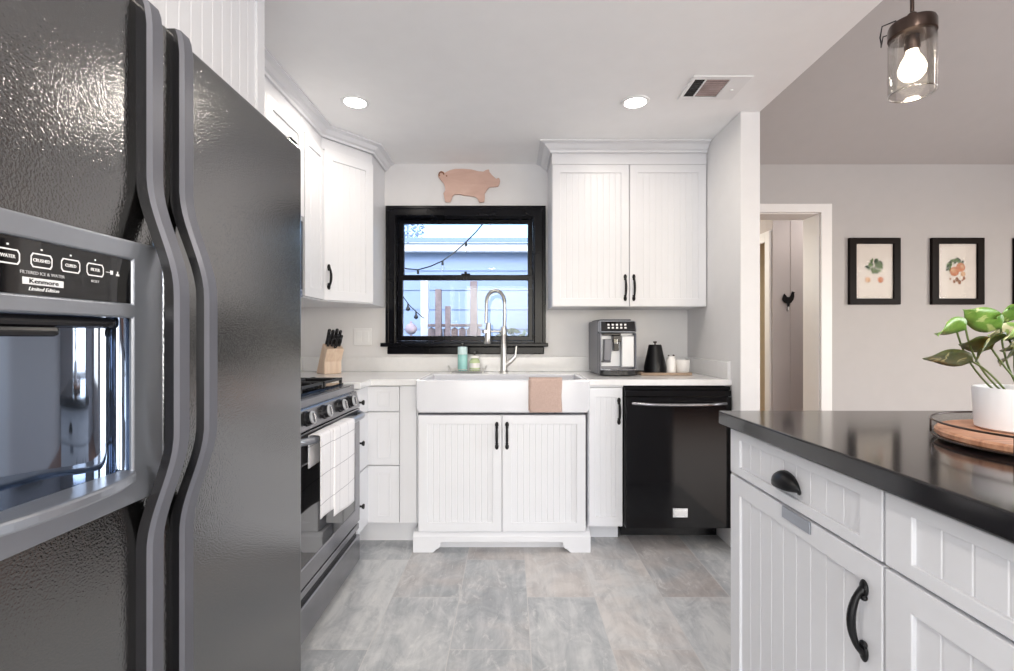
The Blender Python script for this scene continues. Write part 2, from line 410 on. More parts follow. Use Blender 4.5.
# back wall with the window opening
GX0, GX1, GZ0, GZ1 = -0.775, 0.172, 1.098, 1.955
struct('wall_back', MB().plate([LW - 0.1, GX0, GX1, PX1], [0, GZ0, GZ1, CZ - 0.001], BW, BW + 0.14, {(1, 1)}), 'wall')
struct('wall_left', MB().box(LW - 0.1, LW, RY, BW - 0.001, 0, CZ - 0.001), 'wall')
struct('wall_right', MB().box(PX0, PX1 - 0.002, 2.50, BW - 0.001, 0, CZ - 0.001), 'wall', bevel=0.004)
DX0, DX1, DZ1 = 1.36, 2.266, 2.045
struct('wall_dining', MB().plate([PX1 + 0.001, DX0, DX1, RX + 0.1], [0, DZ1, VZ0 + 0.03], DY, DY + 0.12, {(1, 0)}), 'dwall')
struct('wall_far_right', MB().plate([RY, -0.6, 2.0, DY - 0.001], [0, 0.75, 2.15, 5.6], RX, RX + 0.1, {(1, 1)}), 'dwall').rotation_euler.z = 0
o = bpy.data.objects['wall_far_right']
for v in o.data.vertices: v.co = (v.co.y, v.co.x, v.co.z)
o.data.flip_normals()
struct('wall_rear', MB().plate([LW - 0.1, -0.9, 1.4, 2.15, 4.05, RX + 0.1], [0, 0.06, 0.68, 2.12, 2.32, zt + 0.05], RY - 0.1, RY - 0.001, {(1, 1), (1, 2), (3, 2), (3, 3)}), 'dwall')
# dining doorway
d1 = struct('door_1', MB().plate([DX0 - 0.080, DX0, DX1, DX1 + 0.080], [0, DZ1, DZ1 + 0.064], DY - 0.02, DY - 0.0005, {(1, 0)}), 'trim', bevel=0.004)
struct('jamb', MB().plate([DX0 + 0.0005, DX0 + 0.006, DX1 - 0.006, DX1 - 0.0005], [0.001, DZ1 - 0.006, DZ1 - 0.0005], DY - 0.0, DY + 0.19, {(1, 0)}), 'trim', d1)
# hall beyond the doorway
HY = 4.30; HX = 2.33
mb = MB(); mb.plate([HX, HX + 0.158, HX + 0.32, HX + 0.48, RX], [0, 2.5], HY, HY + 0.1, set())
for xx in (HX + 0.158, HX + 0.32): mb.box(xx - 0.0025, xx + 0.0025, HY - 0.0035, HY + 0.001, 0.02, 2.48)
struct('wall_hall', mb, 'hall')
struct('wall_hall_side', MB().box(HX + 0.0, HX + 0.1, HY + 0.101, 6.4, 2.06, 2.5).box(HX, HX + 0.1, HY + 0.102, HY + 0.13, 0, 2.06), 'hall')
struct('door_2', MB().box(HX - 0.02, HX - 0.0005, HY + 0.02, HY + 0.10, 0, 2.09).box(HX - 0.02, HX - 0.0005, HY + 0.10, 5.1, 2.0, 2.09), 'trim', bevel=0.003)
struct('wall_hall_far', MB().box(1.0, 4.6, 6.4, 6.5, 0, 2.5), 'warmwall')
struct('wall_hall_left', MB().box(0.9, 1.0, DY + 0.2, 6.4, 0, 2.5), 'warmwall')
struct('ceiling_hall', MB().box(0.9, RX + 0.1, DY + 0.125, 6.5, 2.5, 2.56), 'ceil')
struct('wall_hall_right', MB().box(RX, RX + 0.1, DY + 0.13, 6.4, 0, 2.5), 'warmwall')

# ------------------------------------------------------------------ sink window
w1 = bpy.data.objects.new('window_1', None); COL.objects.link(w1); w1['kind'] = 'structure'; w1.location = (0, BW, 0)
struct('casing', MB().plate([-0.822, GX0 + 0.012, GX1 - 0.012, 0.232], [1.072, GZ1 - 0.012, 2.004], -0.022, -0.0005, {(1, 0)}), 'winblk', w1, bevel=0.006)
struct('casing_edge', MB().plate([-0.828, -0.806, 0.216, 0.238], [1.072, 1.988, 2.010], -0.030, -0.0225, {(1, 0)}), 'winblk', w1, bevel=0.004)
struct('sill', MB().box(-0.856, 0.252, -0.055, 0.05, 1.072, 1.098).box(-0.818, 0.228, -0.02, -0.0005, 1.022, 1.0715), 'winblk', w1, bevel=0.005)
struct('jamb', MB().plate([GX0 + 0.0005, GX0 + 0.016, GX1 - 0.016, GX1 - 0.0005], [GZ0 + 0.0005, GZ0 + 0.012, GZ1 - 0.016, GZ1 - 0.0005], 0.001, 0.135, {(1, 1)}), 'winblk', w1)
a, b = GX0 + 0.017, GX1 - 0.017
s1 = struct('lower_sash', MB().plate([a, a + 0.034, b - 0.034, b], [GZ0 + 0.013, GZ0 + 0.046, 1.520, 1.556], 0.02, 0.052, {(1, 1)}), 'winblk', w1, bevel=0.004)
struct('pane', MB().box(a + 0.03, b - 0.03, 0.034, 0.038, GZ0 + 0.04, 1.53), 'pane', s1)
s2 = struct('upper_sash', MB().plate([a, a + 0.034, b - 0.034, b], [1.530, 1.556, GZ1 - 0.045, GZ1 - 0.017], 0.06, 0.092, {(1, 1)}), 'winblk', w1, bevel=0.004)
struct('pane', MB().box(a + 0.03, b - 0.03, 0.074, 0.078, 1.55, GZ1 - 0.04), 'pane', s2)
struct('sash_lock', MB().box(-0.33, -0.27, 0.024, 0.05, 1.5565, 1.566).box(-0.308, -0.292, 0.016, 0.05, 1.562, 1.578), 'blk', w1, bevel=0.003)

# ------------------------------------------------------------------ cabinet parts (front faces local -y)
def pull(parent, x, z, L=0.135, y=-0.021, out=0.022, horizontal=False):
    mb = MB(); k = 13; pts = []; rad = []
    for i in range(k):
        t = i / (k - 1); s = math.sin(PI * t) ** 0.6 if 0 < t < 1 else 0
        pts.append((0, -0.004 - out * s, (t - 0.5) * (L - 0.022))); rad.append(0.0048 + 0.0026 * math.sin(PI * t) + (0.0025 if i in (0, k - 1) else 0))
    mb.tube(pts, rad, 8)
    for e in (-1, 1):
        mb.ball((0, -0.003, e * (L / 2 - 0.010)), 0.0140, 8, (0.72, 0.36, 1.15))
        mb.ball((0, -0.004, e * (L / 2 - 0.026)), 0.0085, 6, (1, 0.7, 0.7))
    o = obj('pull_handle', mb, 'blk', parent, smooth=50); o.location = (x, y, z)
    if horizontal: o.rotation_euler = (0, R(90), 0)
    return o
def door(parent, x0, x1, z0, z1, stile=0.048, rail=0.048, pitch=0.04, name='door', y=0.0, t=0.02, bead=True):
    o = obj(name, MB().plate([x0, x0 + stile, x1 - stile, x1], [z0, z0 + rail, z1 - rail, z1], y - t, y - 0.0005, {(1, 1)}), 'cab', parent, bevel=0.0018)
    mb = MB()
    if bead: mb.beads(x0 + stile - 0.002, x1 - stile + 0.002, z0 + rail - 0.002, z1 - rail + 0.002, y - t + 0.0075, 0.006, pitch)
    else: mb.box(x0 + stile - 0.002, x1 - stile + 0.002, y - t + 0.0075, y - t + 0.0135, z0 + rail - 0.002, z1 - rail + 0.002)
    obj('beadboard_panel' if bead else 'inset_panel', mb, 'cab', o)
    return o
def knob(parent, x, y, z, rot=(R(90), 0, 0)):
    o = obj('knob', MB().lathe([(0.006, 0), (0.005, 0.012), (0.008, 0.016), (0.0135, 0.021), (0.0125, 0.027), (0, 0.030)], n=16), 'blk', parent, smooth=40)
    o.location = (x, y, z); o.rotation_euler = rot; return o
def crown_profile(h=0.06, p=0.07):
    return [(0, 0), (0.012, 0), (0.014, h * 0.22), (0.026, h * 0.35), (p * 0.62, h * 0.70), (p * 0.86, h * 0.80), (p, h * 0.84), (p, h), (0, h)]
def crown(name, path, z, mat, parent=None, h=0.055, p=0.062):
    # path in plan; moulding grows to the right-hand side of the walking direction
    mb = MB(); P = [Vector((q[0], q[1])) for q in path]; rings = []
    for i, q in enumerate(P):
        nrm = []
        for a_, b_ in ((i - 1, i), (i, i + 1)):
            if 0 <= a_ and b_ < len(P):
                d = (P[b_] - P[a_]).normalized(); nrm.append(Vector((d.y, -d.x)))
        m_ = sum(nrm, Vector((0, 0)))
        m_ = m_.normalized(); m_ /= max(0.3, m_.dot(nrm[0]))
        rings.append([mb.v(q.x + m_.x * u, q.y + m_.y * u, z + w) for u, w in crown_profile(h, p)])
    n = len(rings[0])
    for a_, b_ in zip(rings, rings[1:]):
        for j in range(n): mb.f([a_[j], a_[(j + 1) % n], b_[(j + 1) % n], b_[j]])
    mb.f(rings[0]); mb.f(rings[-1][::-1])
    return obj(name, mb, mat, parent)

# ------------------------------------------------------------------ refrigerator
fr = thing('refrigerator', 'tall black side-by-side refrigerator with pebbled doors at left edge', 'refrigerator', (-0.63, 0.48, 0), R(90))
obj('cabinet_body', MB().box(0.005, 0.985, 0.066, 0.745, 0.02, 1.695).box(0.02, 0.97, 0.03, 0.066, 0.005, 0.09), 'fridge', fr, bevel=0.004)
GAPX = 0.392
fd = obj('freezer_door', MB().plate([0.0, 0.028, 0.352, GAPX - 0.005], [0.10, 0.875, 1.275, 1.705], 0.0, 0.06, {(1, 1)}), 'fridge', fr, bevel=0.012, seg=4)
rd = obj('fresh_food_door', MB().box(GAPX + 0.005, 0.99, 0.0, 0.06, 0.10, 1.705), 'fridge', fr, bevel=0.012, seg=4)
obj('hinge_cover', MB().box(0.94, 0.985, 0.01, 0.09, 1.706, 1.722), 'bplast', fr, bevel=0.006)
def fridge_handle(par, xc):
    prof = []
    def sm(t): t = max(0, min(1, t)); return t * t * (3 - 2 * t)
    zs = [0.16, 0.3, 0.5, 0.68, 0.74] + [0.76 + 0.02 * i for i in range(34)] + [1.45, 1.55, 1.66, 1.69, 1.703]
    mb = MB(); rings = []
    for z in zs:
        o_ = min(sm((z - 0.77) / 0.20), sm((1.405 - z) / 0.20))
        out = 0.024 + 0.046 * o_; th = 0.0245 - 0.004 * o_
        if z > 1.68: out -= 0.008 * ((z - 1.68) / 0.023)
        hw = 0.0185
        pts = [(-hw, -out + th), (-hw, -out + 0.006), (-hw + 0.006, -out), (hw - 0.006, -out), (hw, -out + 0.006), (hw, -out + th)]
        rings.append([mb.v(xc + u, w, z) for u, w in pts])
    for a_, b_ in zip(rings, rings[1:]):
        for j in range(6): mb.f([a_[j], a_[(j + 1) % 6], b_[(j + 1) % 6], b_[j]], 0 if j in (1, 2, 3) else 1)
    mb.f(rings[0], 1); mb.f(rings[-1][::-1], 1)
    return obj('door_handle', mb, ['handle', 'bplast'], par, smooth=35)
fridge_handle(fd, 0.355); fridge_handle(rd, 0.436)
# dispenser
ds = obj('ice_dispenser', MB().plate([0.012, 0.040, 0.305, 0.3735], [0.862, 0.915, 1.162, 1.185, 1.256, 1.287], -0.020, -0.012, {(1, 1), (1, 3)}), 'silver', fr, bevel=0.003, seg=3)
obj('housing_rim', MB().plate([0.0125, 0.0315, 0.3145, 0.373], [0.8625, 0.90, 1.170, 1.2865], -0.0118, 0.012, {(1, 1)}), 'silver', ds)
mb = MB(); pl = []
for i in range(17):
    a_ = PI * i / 16
    pl.append((0.1725 + 0.1345 * math.copysign(abs(math.cos(a_)) ** 0.55, math.cos(a_)), -0.012 + 0.066 * math.sin(a_) ** 0.6))
A = [mb.v(x, y, 0.912) for x, y in pl]; B = [mb.v(x, y, 1.165) for x, y in pl]
for i in range(16): mb.f([A[i], A[i + 1], B[i + 1], B[i]])
mb.f(A); mb.f(B[::-1])
mb.bm.normal_update()
NTc = NT('mirror_dark_plastic'); NTc.set((0.22, 0.27, 0.36, 1), 0.05, 0.95); M['cav'] = NTc.m
cav = obj('cavity_liner', mb, 'cav', ds, smooth=50); sd = cav.modifiers.new('solid', 'SOLIDIFY'); sd.thickness = 0.003; sd.offset = 1
obj('chute', MB().box(0.05, 0.295, -0.004, 0.045, 1.146, 1.161).box(0.10, 0.200, -0.002, 0.035, 1.132, 1.146), 'bplast', ds, bevel=0.006)
obj('ice_lever', MB().hexa([(0.075, 0.018, 1.03), (0.110, 0.018, 1.03), (0.110, 0.024, 1.03), (0.075, 0.024, 1.03)], [(0.070, 0.034, 1.145), (0.115, 0.034, 1.145), (0.115, 0.04, 1.145), (0.070, 0.04, 1.145)]), 'bplast', ds, bevel=0.003)
mb = MB(); pl = [(0.306, 0.0)] + [(0.1725 + 0.1335 * math.cos(PI * i / 14), -0.018 - 0.038 * math.sin(PI * i / 14)) for i in range(15)] + [(0.039, 0.0)]
mb.prism(pl, 0.900, 0.917, 'z'); obj('drip_ledge', mb, 'silver', ds, bevel=0.004)
dp = obj('display', MB().box(0.0405, 0.3045, -0.0165, -0.0125, 1.1855, 1.2555), 'bglass', ds)
YF = -0.0170
def hexring(parent, xc, zc, w, h):
    pts = [(-w, -h * 0.55), (-w * 0.82, -h), (w * 0.82, -h), (w, -h * 0.55), (w, h * 0.55), (w * 0.82, h), (-w * 0.82, h), (-w, h * 0.55)]
    mb = MB(); k = 0.86
    O = [mb.v(xc + a_, YF, zc + b_) for a_, b_ in pts]; I = [mb.v(xc + a_ * 0.88, YF, zc + b_ * 0.80) for a_, b_ in pts]
    for i in range(8): mb.f([O[i], O[(i + 1) % 8], I[(i + 1) % 8], I[i]])
    mb.box(xc - 0.0012, xc + 0.0012, YF, YF + 0.0004, zc + h + 0.004, zc + h + 0.0062)
    return obj('button_outline', mb, 'white_mark', parent)
for xc, s in ((0.112, 'WATER'), (0.155, 'CRUSHED'), (0.197, 'CUBED'), (0.237, 'FILTER'), (0.069, 'LIGHT')):
    hexring(dp, xc, 1.2305, 0.0150, 0.0095); textmesh('button_text', s, 0.0062, 'white_mark', dp, (xc, YF, 1.2305), sx=0.85)
textmesh('lettering', 'FILTERED ICE & WATER', 0.0058, 'dim_mark', dp, (0.157, YF, 1.2135))
textmesh('lettering', 'RESET', 0.0052, 'dim_mark', dp, (0.237, YF, 1.2135))
obj('lock_mark', MB().box(0.256, 0.264, YF, YF + 0.0004, 1.2300, 1.2308).box(0.264, 0.269, YF, YF + 0.0004, 1.2275, 1.2335).box(0.275, 0.281, YF, YF + 0.0004, 1.2265, 1.2295).box(0.277, 0.279, YF, YF + 0.0004, 1.2295, 1.2335), 'white_mark', dp)
obj('badge', MB().box(0.130, 0.186, YF, YF + 0.0005, 1.1985, 1.2075), 'white_mark', dp)
textmesh('badge_text', 'Kenmore', 0.0082, 'bplast', dp, (0.158, YF - 0.0004, 1.2030), sx=1.3)
textmesh('lettering', 'Limited Edition', 0.0068, 'white_mark', dp, (0.158, YF, 1.1930), shear=0.35)

# cabinet over the refrigerator
cf = thing('wall_cabinet', 'white beadboard cabinet high above the black refrigerator', 'cabinet', (-0.777, 0.48, 1.75), R(90))
obj('carcass', MB().box(0, 1.02, 0, 0.62, 0, CZ - 1.75 - 0.062), 'cab', cf, bevel=0.002)
for x0, x1 in ((0.003, 0.509), (0.512, 1.018)): door(cf, x0, x1, 0.004, 0.47, stile=0.045)
obj('crown', MB().box(-0.0, 1.02, -0.04, 0.0, CZ - 1.75 - 0.06, CZ - 1.75 - 0.002), 'cab', cf, bevel=0.01)

# ------------------------------------------------------------------ filler cabinet between refrigerator and range
fc = thing('base_cabinet', 'slim white filler cabinet hidden between refrigerator and range', 'cabinet', (-0.775, 1.485, 0), R(90))
obj('carcass', MB().box(0, 0.168, 0.0, 0.62, 0.1, 0.872).box(0, 0.168, 0.06, 0.62, 0.0, 0.1), 'cab', fc)
obj('worktop', MB().box(0, 0.168, -0.01, 0.62, 0.874, 0.908), 'quartz', fc, bevel=0.003)

# ------------------------------------------------------------------ gas range
RA0, RAW = 1.66, 0.755
rg = thing('gas_range', 'dark stainless gas range with cooktop grates beside the refrigerator', 'range', (-0.775, RA0, 0), R(90))
obj('body', MB().box(0.002, RAW - 0.002, 0.02, 0.62, 0.02, 0.86).box(0.002, RAW - 0.002, 0.0, 0.62, 0.862, 0.90), 'bsteel', rg, bevel=0.004)
obj('cooktop', MB().box(0.012, RAW - 0.012, 0.05, 0.61, 0.9005, 0.908), 'dw', rg, bevel=0.003)
obj('control_panel', MB().prism([(-0.030, 0.788), (-0.012, 0.866), (0.018, 0.866), (0.018, 0.788)], 0.002, RAW - 0.002, 'x'), 'bsteel', rg, bevel=0.004)
for ky in (1.73, 1.80, 1.97, 2.15, 2.28):
    if ky < 1.75: continue
    k = obj('knob', MB().lathe([(0.029, 0), (0.029, 0.005), (0.0245, 0.007), (0.024, 0.022), (0, 0.022)], n=28), 'bplast', rg, smooth=35)
    obj('bezel', MB().lathe([(0.0243, 0.0222), (0.0246, 0.026), (0.0225, 0.0285), (0.017, 0.0285), (0.0165, 0.0265), (0, 0.0265)], n=28), 'satin', k, smooth=35)
    k.location = (ky - RA0, -0.020, 0.830); k.rotation_euler = (R(90 - 12), 0, 0)
    obj('knob_grip', MB().box(-0.0045, 0.0045, -0.0165, 0.0165, 0.0268, 0.036), 'bsteel', k, bevel=0.0015)
od = obj('oven_door', MB().plate([0.006, 0.075, RAW - 0.075, RAW - 0.006], [0.225, 0.30, 0.665, 0.785], -0.030, 0.015, {(1, 1)}), 'bsteel', rg, bevel=0.006)
obj('oven_window', MB().box(0.073, RAW - 0.073, -0.026, 0.0, 0.298, 0.667), 'bglass', od)
pts = []
for i in range(15):
    t = i / 14; pts.append((0.03 + (RAW - 0.06) * t, -0.040 - 0.036 * min(1, math.sin(PI * t) * 2.6) ** 0.7 if 0 < t < 1 else -0.032, 0.762))
obj('oven_handle', MB().tube(pts, 0.0135, 12), 'silver', od, smooth=50)
dr = obj('storage_drawer', MB().box(0.006, RAW - 0.006, -0.026, 0.018, 0.185, 0.215).box(0.006, RAW - 0.006, -0.030, 0.018, 0.03, 0.158), 'bsteel', rg, bevel=0.005)
obj('grip_slot', MB().box(0.008, RAW - 0.008, -0.012, 0.016, 0.158, 0.185), 'bplast', dr)
for gx in (0.02, 0.265, 0.51):
    mb = MB(); w = 0.225; y0, y1 = 0.06, 0.58; z = 0.935
    for yy in (y0, y1): mb.box(gx, gx + w, yy - 0.006, yy + 0.006, z - 0.012, z)
    for xx in (gx + 0.006, gx + w - 0.006): mb.box(xx - 0.006, xx + 0.006, y0, y1, z - 0.012, z)
    for yy in (0.19, 0.32, 0.45): mb.box(gx, gx + w, yy - 0.005, yy + 0.005, z - 0.01, z + 0.004)
    mb.box(gx + w / 2 - 0.005, gx + w / 2 + 0.005, y0, y1, z - 0.01, z + 0.006)
    for xx in (gx + 0.006, gx + w - 0.006):
        for yy in (y0, y1): mb.box(xx - 0.007, xx + 0.007, yy - 0.007, yy + 0.007, 0.9085, z)
    obj('grate', mb, 'cast', rg, bevel=0.003)
for bx in (0.132, 0.378, 0.622):
    for by in (0.18, 0.46):
        obj('burner', MB().lathe([(0.045, 0.9085), (0.045, 0.914), (0.030, 0.915), (0.030, 0.922), (0, 0.923)], (bx, by, 0), 20), 'cast', rg, smooth=40)

# towel hanging over the oven handle
def cloth(name, fn, nu, nv, mat, th, parent=None):
    mb = MB(); G = [[mb.v(*fn(i / nu, j / nv)) for j in range(nv + 1)] for i in range(nu + 1)]
    for i in range(nu):
        for j in range(nv): mb.f([G[i][j], G[i + 1][j], G[i + 1][j + 1], G[i][j + 1]])
    o = obj(name, mb, mat, parent, smooth=80)
    s_ = o.modifiers.new('solid', 'SOLIDIFY'); s_.thickness = th; s_.offset = 0
    return o
tw = thing('kitchen_towel', 'white towel with thin grey grid lines over the oven handle', 'towel', (-0.775, RA0, 0), R(90))
def tfn(x0, x1, zb0, zb1, yo, amp, ph):
    def fn(u, v):
        # v: 0 behind bar bottom, ~.25 over the bar, 1 front bottom
        zt_ = 0.774
        if v < 0.25:
            k = v / 0.25; y = -0.050; z = 0.66 + (zt_ - 0.66) * k
        elif v < 0.40:
            k = (v - 0.25) / 0.15; a_ = PI * k; yc = (-0.050 + yo) / 2; r = abs(yo + 0.050) / 2
            y = yc + r * math.cos(a_); z = zt_ + 0.004 * math.sin(a_) + 0.004
        else:
            k = (v - 0.40) / 0.60; y = yo; z = zt_ - (zt_ - (zb0 + (zb1 - zb0) * u)) * k
        fold = amp * (0.25 + 0.75 * max(0, (v - 0.4) / 0.6)) * math.sin(u * 5.2 + ph) if v > 0.40 else 0
        xs = x0 + (x1 - x0) * u + 0.012 * (v - 0.4) * math.sin(u * 3 + ph)
        return (xs, y + fold, z)
    return fn
cloth('back_fold', tfn(1.745 - RA0, 1.93 - RA0, 0.477, 0.470, -0.0935, 0.003, 0.3), 14, 40, 'gridcloth', 0.003, tw)
cloth('front_fold', tfn(1.862 - RA0, 2.105 - RA0, 0.443, 0.426, -0.1005, 0.004, 1.2), 16, 40, 'gridcloth', 0.003, tw)

# ------------------------------------------------------------------ over-range microwave and cabinet over it
mw = thing('microwave', 'black over-range microwave mostly hidden behind the refrigerator', 'microwave', (-1.03, RA0, 1.33), R(90))
obj('body', MB().box(0, RAW, 0.02, 0.365, 0, 0.385), 'bsteel', mw, bevel=0.003)
md = obj('door', MB().box(0.004, 0.56, -0.0, 0.019, 0.04, 0.38), 'bglass', mw, bevel=0.004)
obj('handle', MB().tube([(0.54, -0.002, 0.08), (0.54, -0.028, 0.10), (0.54, -0.028, 0.32), (0.54, -0.002, 0.34)], 0.008), 'bsteel', md, smooth=50)
obj('control_panel', MB().box(0.562, RAW - 0.002, 0.0, 0.019, 0.04, 0.38), 'bplast', mw, bevel=0.003)
obj('vent_strip', MB().box(0.004, RAW - 0.002, 0.002, 0.019, 0.003, 0.037), 'bsteel', mw, bevel=0.002)
FXL = -1.045
CTOP = CZ - 0.056
cm = thing('wall_cabinet', 'short white upper cabinet above the microwave, left of the narrow door', 'cabinet', (FXL, RA0, 1.725), R(90))
obj('carcass', MB().box(0, RAW + 0.003, 0.0, 0.35, 0, CTOP - 1.725), 'cab', cm, bevel=0.001)
door(cm, 0.004, 0.376, 0.006, 0.445, stile=0.06); door(cm, 0.380, RAW, 0.006, 0.445, stile=0.06, rail=0.05)

# narrow upper cabinet between microwave and corner cabinet
NY0, NY1 = RA0 + RAW + 0.006, 2.688
UZ = 1.335
cn = thing('wall_cabinet', 'narrow white upper cabinet between the microwave and the angled corner cabinet', 'cabinet', (FXL, NY0, UZ), R(90))
obj('carcass', MB().box(0, NY1 - NY0 - 0.002, 0.0, 0.35, 0, CTOP - UZ), 'cab', cn, bevel=0.001)
door(cn, 0.006, NY1 - NY0 - 0.006, 0.006, 0.83, stile=0.046, rail=0.05)

# angled corner upper cabinet
cp0 = Vector((-1.045, 2.69)); cp1 = Vector((-0.839, 2.945))
ang = math.atan2(cp1.y - cp0.y, cp1.x - cp0.x); cw_ = (cp1 - cp0).length
cc = thing('wall_cabinet', 'white angled corner upper cabinet with black handle left of the window', 'cabinet', (cp0.x, cp0.y, UZ), ang)
Li = Matrix.Rotation(-ang, 2)
def loc2(p): q = Li @ (Vector(p) - cp0); return (q.x, q.y)
obj('carcass', MB().prism([loc2(p) for p in ((cp0.x, cp0.y), (cp1.x, cp1.y), (-0.839, BW - 0.001), (LW + 0.001, BW - 0.001), (LW + 0.001, cp0.y))], 0, CTOP - UZ, 'z'), 'cab', cc, bevel=0.001)
dd = door(cc, 0.006, cw_ - 0.004, 0.006, 0.845, stile=0.05, rail=0.055, pitch=0.036)
pull(dd, 0.030, 0.135, 0.13)
o = crown('trim_1', [(FXL, 1.52), (FXL, 2.684), (cp1.x + 0.002, cp1.y - 0.006), (-0.837, BW - 0.001)], CZ - 0.056, 'cab', h=0.055)
o['kind'] = 'structure'

# ------------------------------------------------------------------ corner base cabinet
FY = 2.62
LXF = -0.767
cb = thing('base_cabinet', 'white corner base cabinet with three folding drawer fronts beside the range', 'cabinet', (LXF, FY, 0))
ins = 0.02
L_ = lambda q: [(x - LXF, y - FY) for x, y in q]
outline = [(LW + 0.002, RA0 + RAW + 0.006), (LXF - ins, RA0 + RAW + 0.006), (LXF - ins, FY + ins), (-0.50, FY + ins), (-0.50, BW - 0.002), (LW + 0.002, BW - 0.002)]
toe = [(LW + 0.002, RA0 + RAW + 0.006), (LXF - 0.085, RA0 + RAW + 0.006), (LXF - 0.085, FY + 0.09), (-0.50, FY + 0.09), (-0.50, BW - 0.002), (LW + 0.002, BW - 0.002)]
obj('carcass', MB().prism(L_(outline), 0.125, 0.873, 'z'), 'cab', cb)
obj('toe_kick', MB().prism(L_(toe), 0.0, 0.1245, 'z'), 'cab', cb)
obj('filler_strip', MB().box(0.172, 0.262, 0.0, ins - 0.0005, 0.13, 0.871), 'cab', cb, bevel=0.0015)
SW = 0.178
for z0, z1, kz in ((0.735, 0.868, 0.802), (0.445, 0.729, 0.595), (0.131, 0.439, 0.275)):
    d_ = obj('folding_drawer_front', MB().prism([(-ins + 0.0005, -SW), (0, -SW), (0, 0), (0.169, 0), (0.169, ins - 0.0005), (-ins + 0.0005, ins - 0.0005)], z0, z1, 'z'), 'cab', cb, bevel=0.0018)
    iz = 0.032 if z1 - z0 > 0.2 else 0.022
    w0, w1, h0, h1 = 0.050, 0.122, z0 + iz, z1 - iz
    obj('raised_panel', MB().plate([w0, w0 + 0.010, w1 - 0.010, w1], [h0, h0 + 0.010, h1 - 0.010, h1], -0.004, 0.0, {(1, 1)}), 'cab', d_, bevel=0.0015)
    knob(d_, 0.0, -SW + 0.02, kz, (0, R(90), 0))

# ------------------------------------------------------------------ sink base, sink
SX0, SX1, SY = -0.487, 0.402, 2.56
sb = thing('base_cabinet', 'white two-door sink base cabinet with arched foot under the farmhouse sink', 'cabinet', (SX0, SY, 0))
sw = SX1 - SX0
obj('carcass', MB().box(0.002, sw - 0.002, 0.02, 0.60, 0.105, 0.722), 'cab', sb, bevel=0.001)
for x0, x1, hx in ((0.003, sw / 2 - 0.003, sw / 2 - 0.027), (sw / 2 + 0.003, sw - 0.003, sw / 2 + 0.027)):
    d_ = door(sb, x0, x1, 0.108, 0.722, 0.047, 0.047, y=0.02, pitch=0.032); pull(d_, hx, 0.615, 0.135, y=-0.001)
x0, x1 = -0.024, sw + 0.022
arch = [(x0, 0), (x0 + 0.105, 0)] + [(x0 + 0.125 + 0.022 * math.sin(t * PI / 2), 0.018 + 0.034 * (1 - math.cos(t * PI / 2))) for t in (0, .25, .5, .75, 1)] + [(x0 + 0.16, 0.055), (x1 - 0.16, 0.055)] + [(x1 - 0.125 - 0.022 * math.sin(t * PI / 2), 0.018 + 0.034 * (1 - math.cos(t * PI / 2))) for t in (1, .75, .5, .25, 0)] + [(x1 - 0.105, 0), (x1, 0), (x1, 0.085), (x0, 0.085)]
obj('plinth', MB().prism(arch, -0.008, 0.022, 'y'), 'cab', sb, bevel=0.002)
obj('plinth_cap', MB().prism([(-0.008, 0.0852), (0.022, 0.0852), (0.022, 0.104), (0.012, 0.104), (-0.002, 0.092)], x0 + 0.001, x1 - 0.001, 'x'), 'cab', sb)
obj('plinth_side', MB().box(x0, x0 + 0.022, 0.0225, 0.13, 0, 0.103).box(x1 - 0.022, x1, 0.0225, 0.13, 0, 0.103).box(0.002, sw - 0.002, 0.06, 0.55, 0.0, 0.104), 'cab', sb)
QX0, QX1 = -0.494, 0.420
sk_ = thing('farmhouse_sink', 'white fireclay apron-front farmhouse sink below the window', 'sink', (0, 2.545, 0))
def basin():
    mb = MB(); mb.plate([QX0, QX0 + 0.03, QX1 - 0.03, QX1], [0, 0.032, 0.43, 0.455], 0.76, 0.910, {(1, 1)}, horiz=True)
    mb.plate([QX0, QX0 + 0.03, QX1 - 0.03, QX1], [0, 0.032, 0.43, 0.455], 0.737, 0.76, set(), horiz=True)
    bmesh.ops.remove_doubles(mb.bm, verts=mb.bm.verts, dist=1e-5)
    # drop faces shared inside between the two slabs
    bad = [f for f in mb.bm.faces if abs(f.calc_center_median().z - 0.76) < 1e-4 and not (QX0 + 0.02 < f.calc_center_median().x < QX1 - 0.02 and 0.03 < f.calc_center_median().y < 0.43)]
    bmesh.ops.delete(mb.bm, geom=bad, context='FACES_ONLY')
    for v in mb.bm.verts:
        if v.co.z < 0.75: v.co.x = (v.co.x + 0.037) * 0.972 - 0.037
    return mb
obj('basin', basin(), 'sink', sk_, bevel=0.008, seg=3)
obj('drain', MB().lathe([(0.045, 0.0), (0.045, 0.003), (0.03, 0.004), (0.028, 0.001), (0, 0.001)], (-0.04, 0.24, 0.7605), 20), 'steel', sk_, smooth=40)

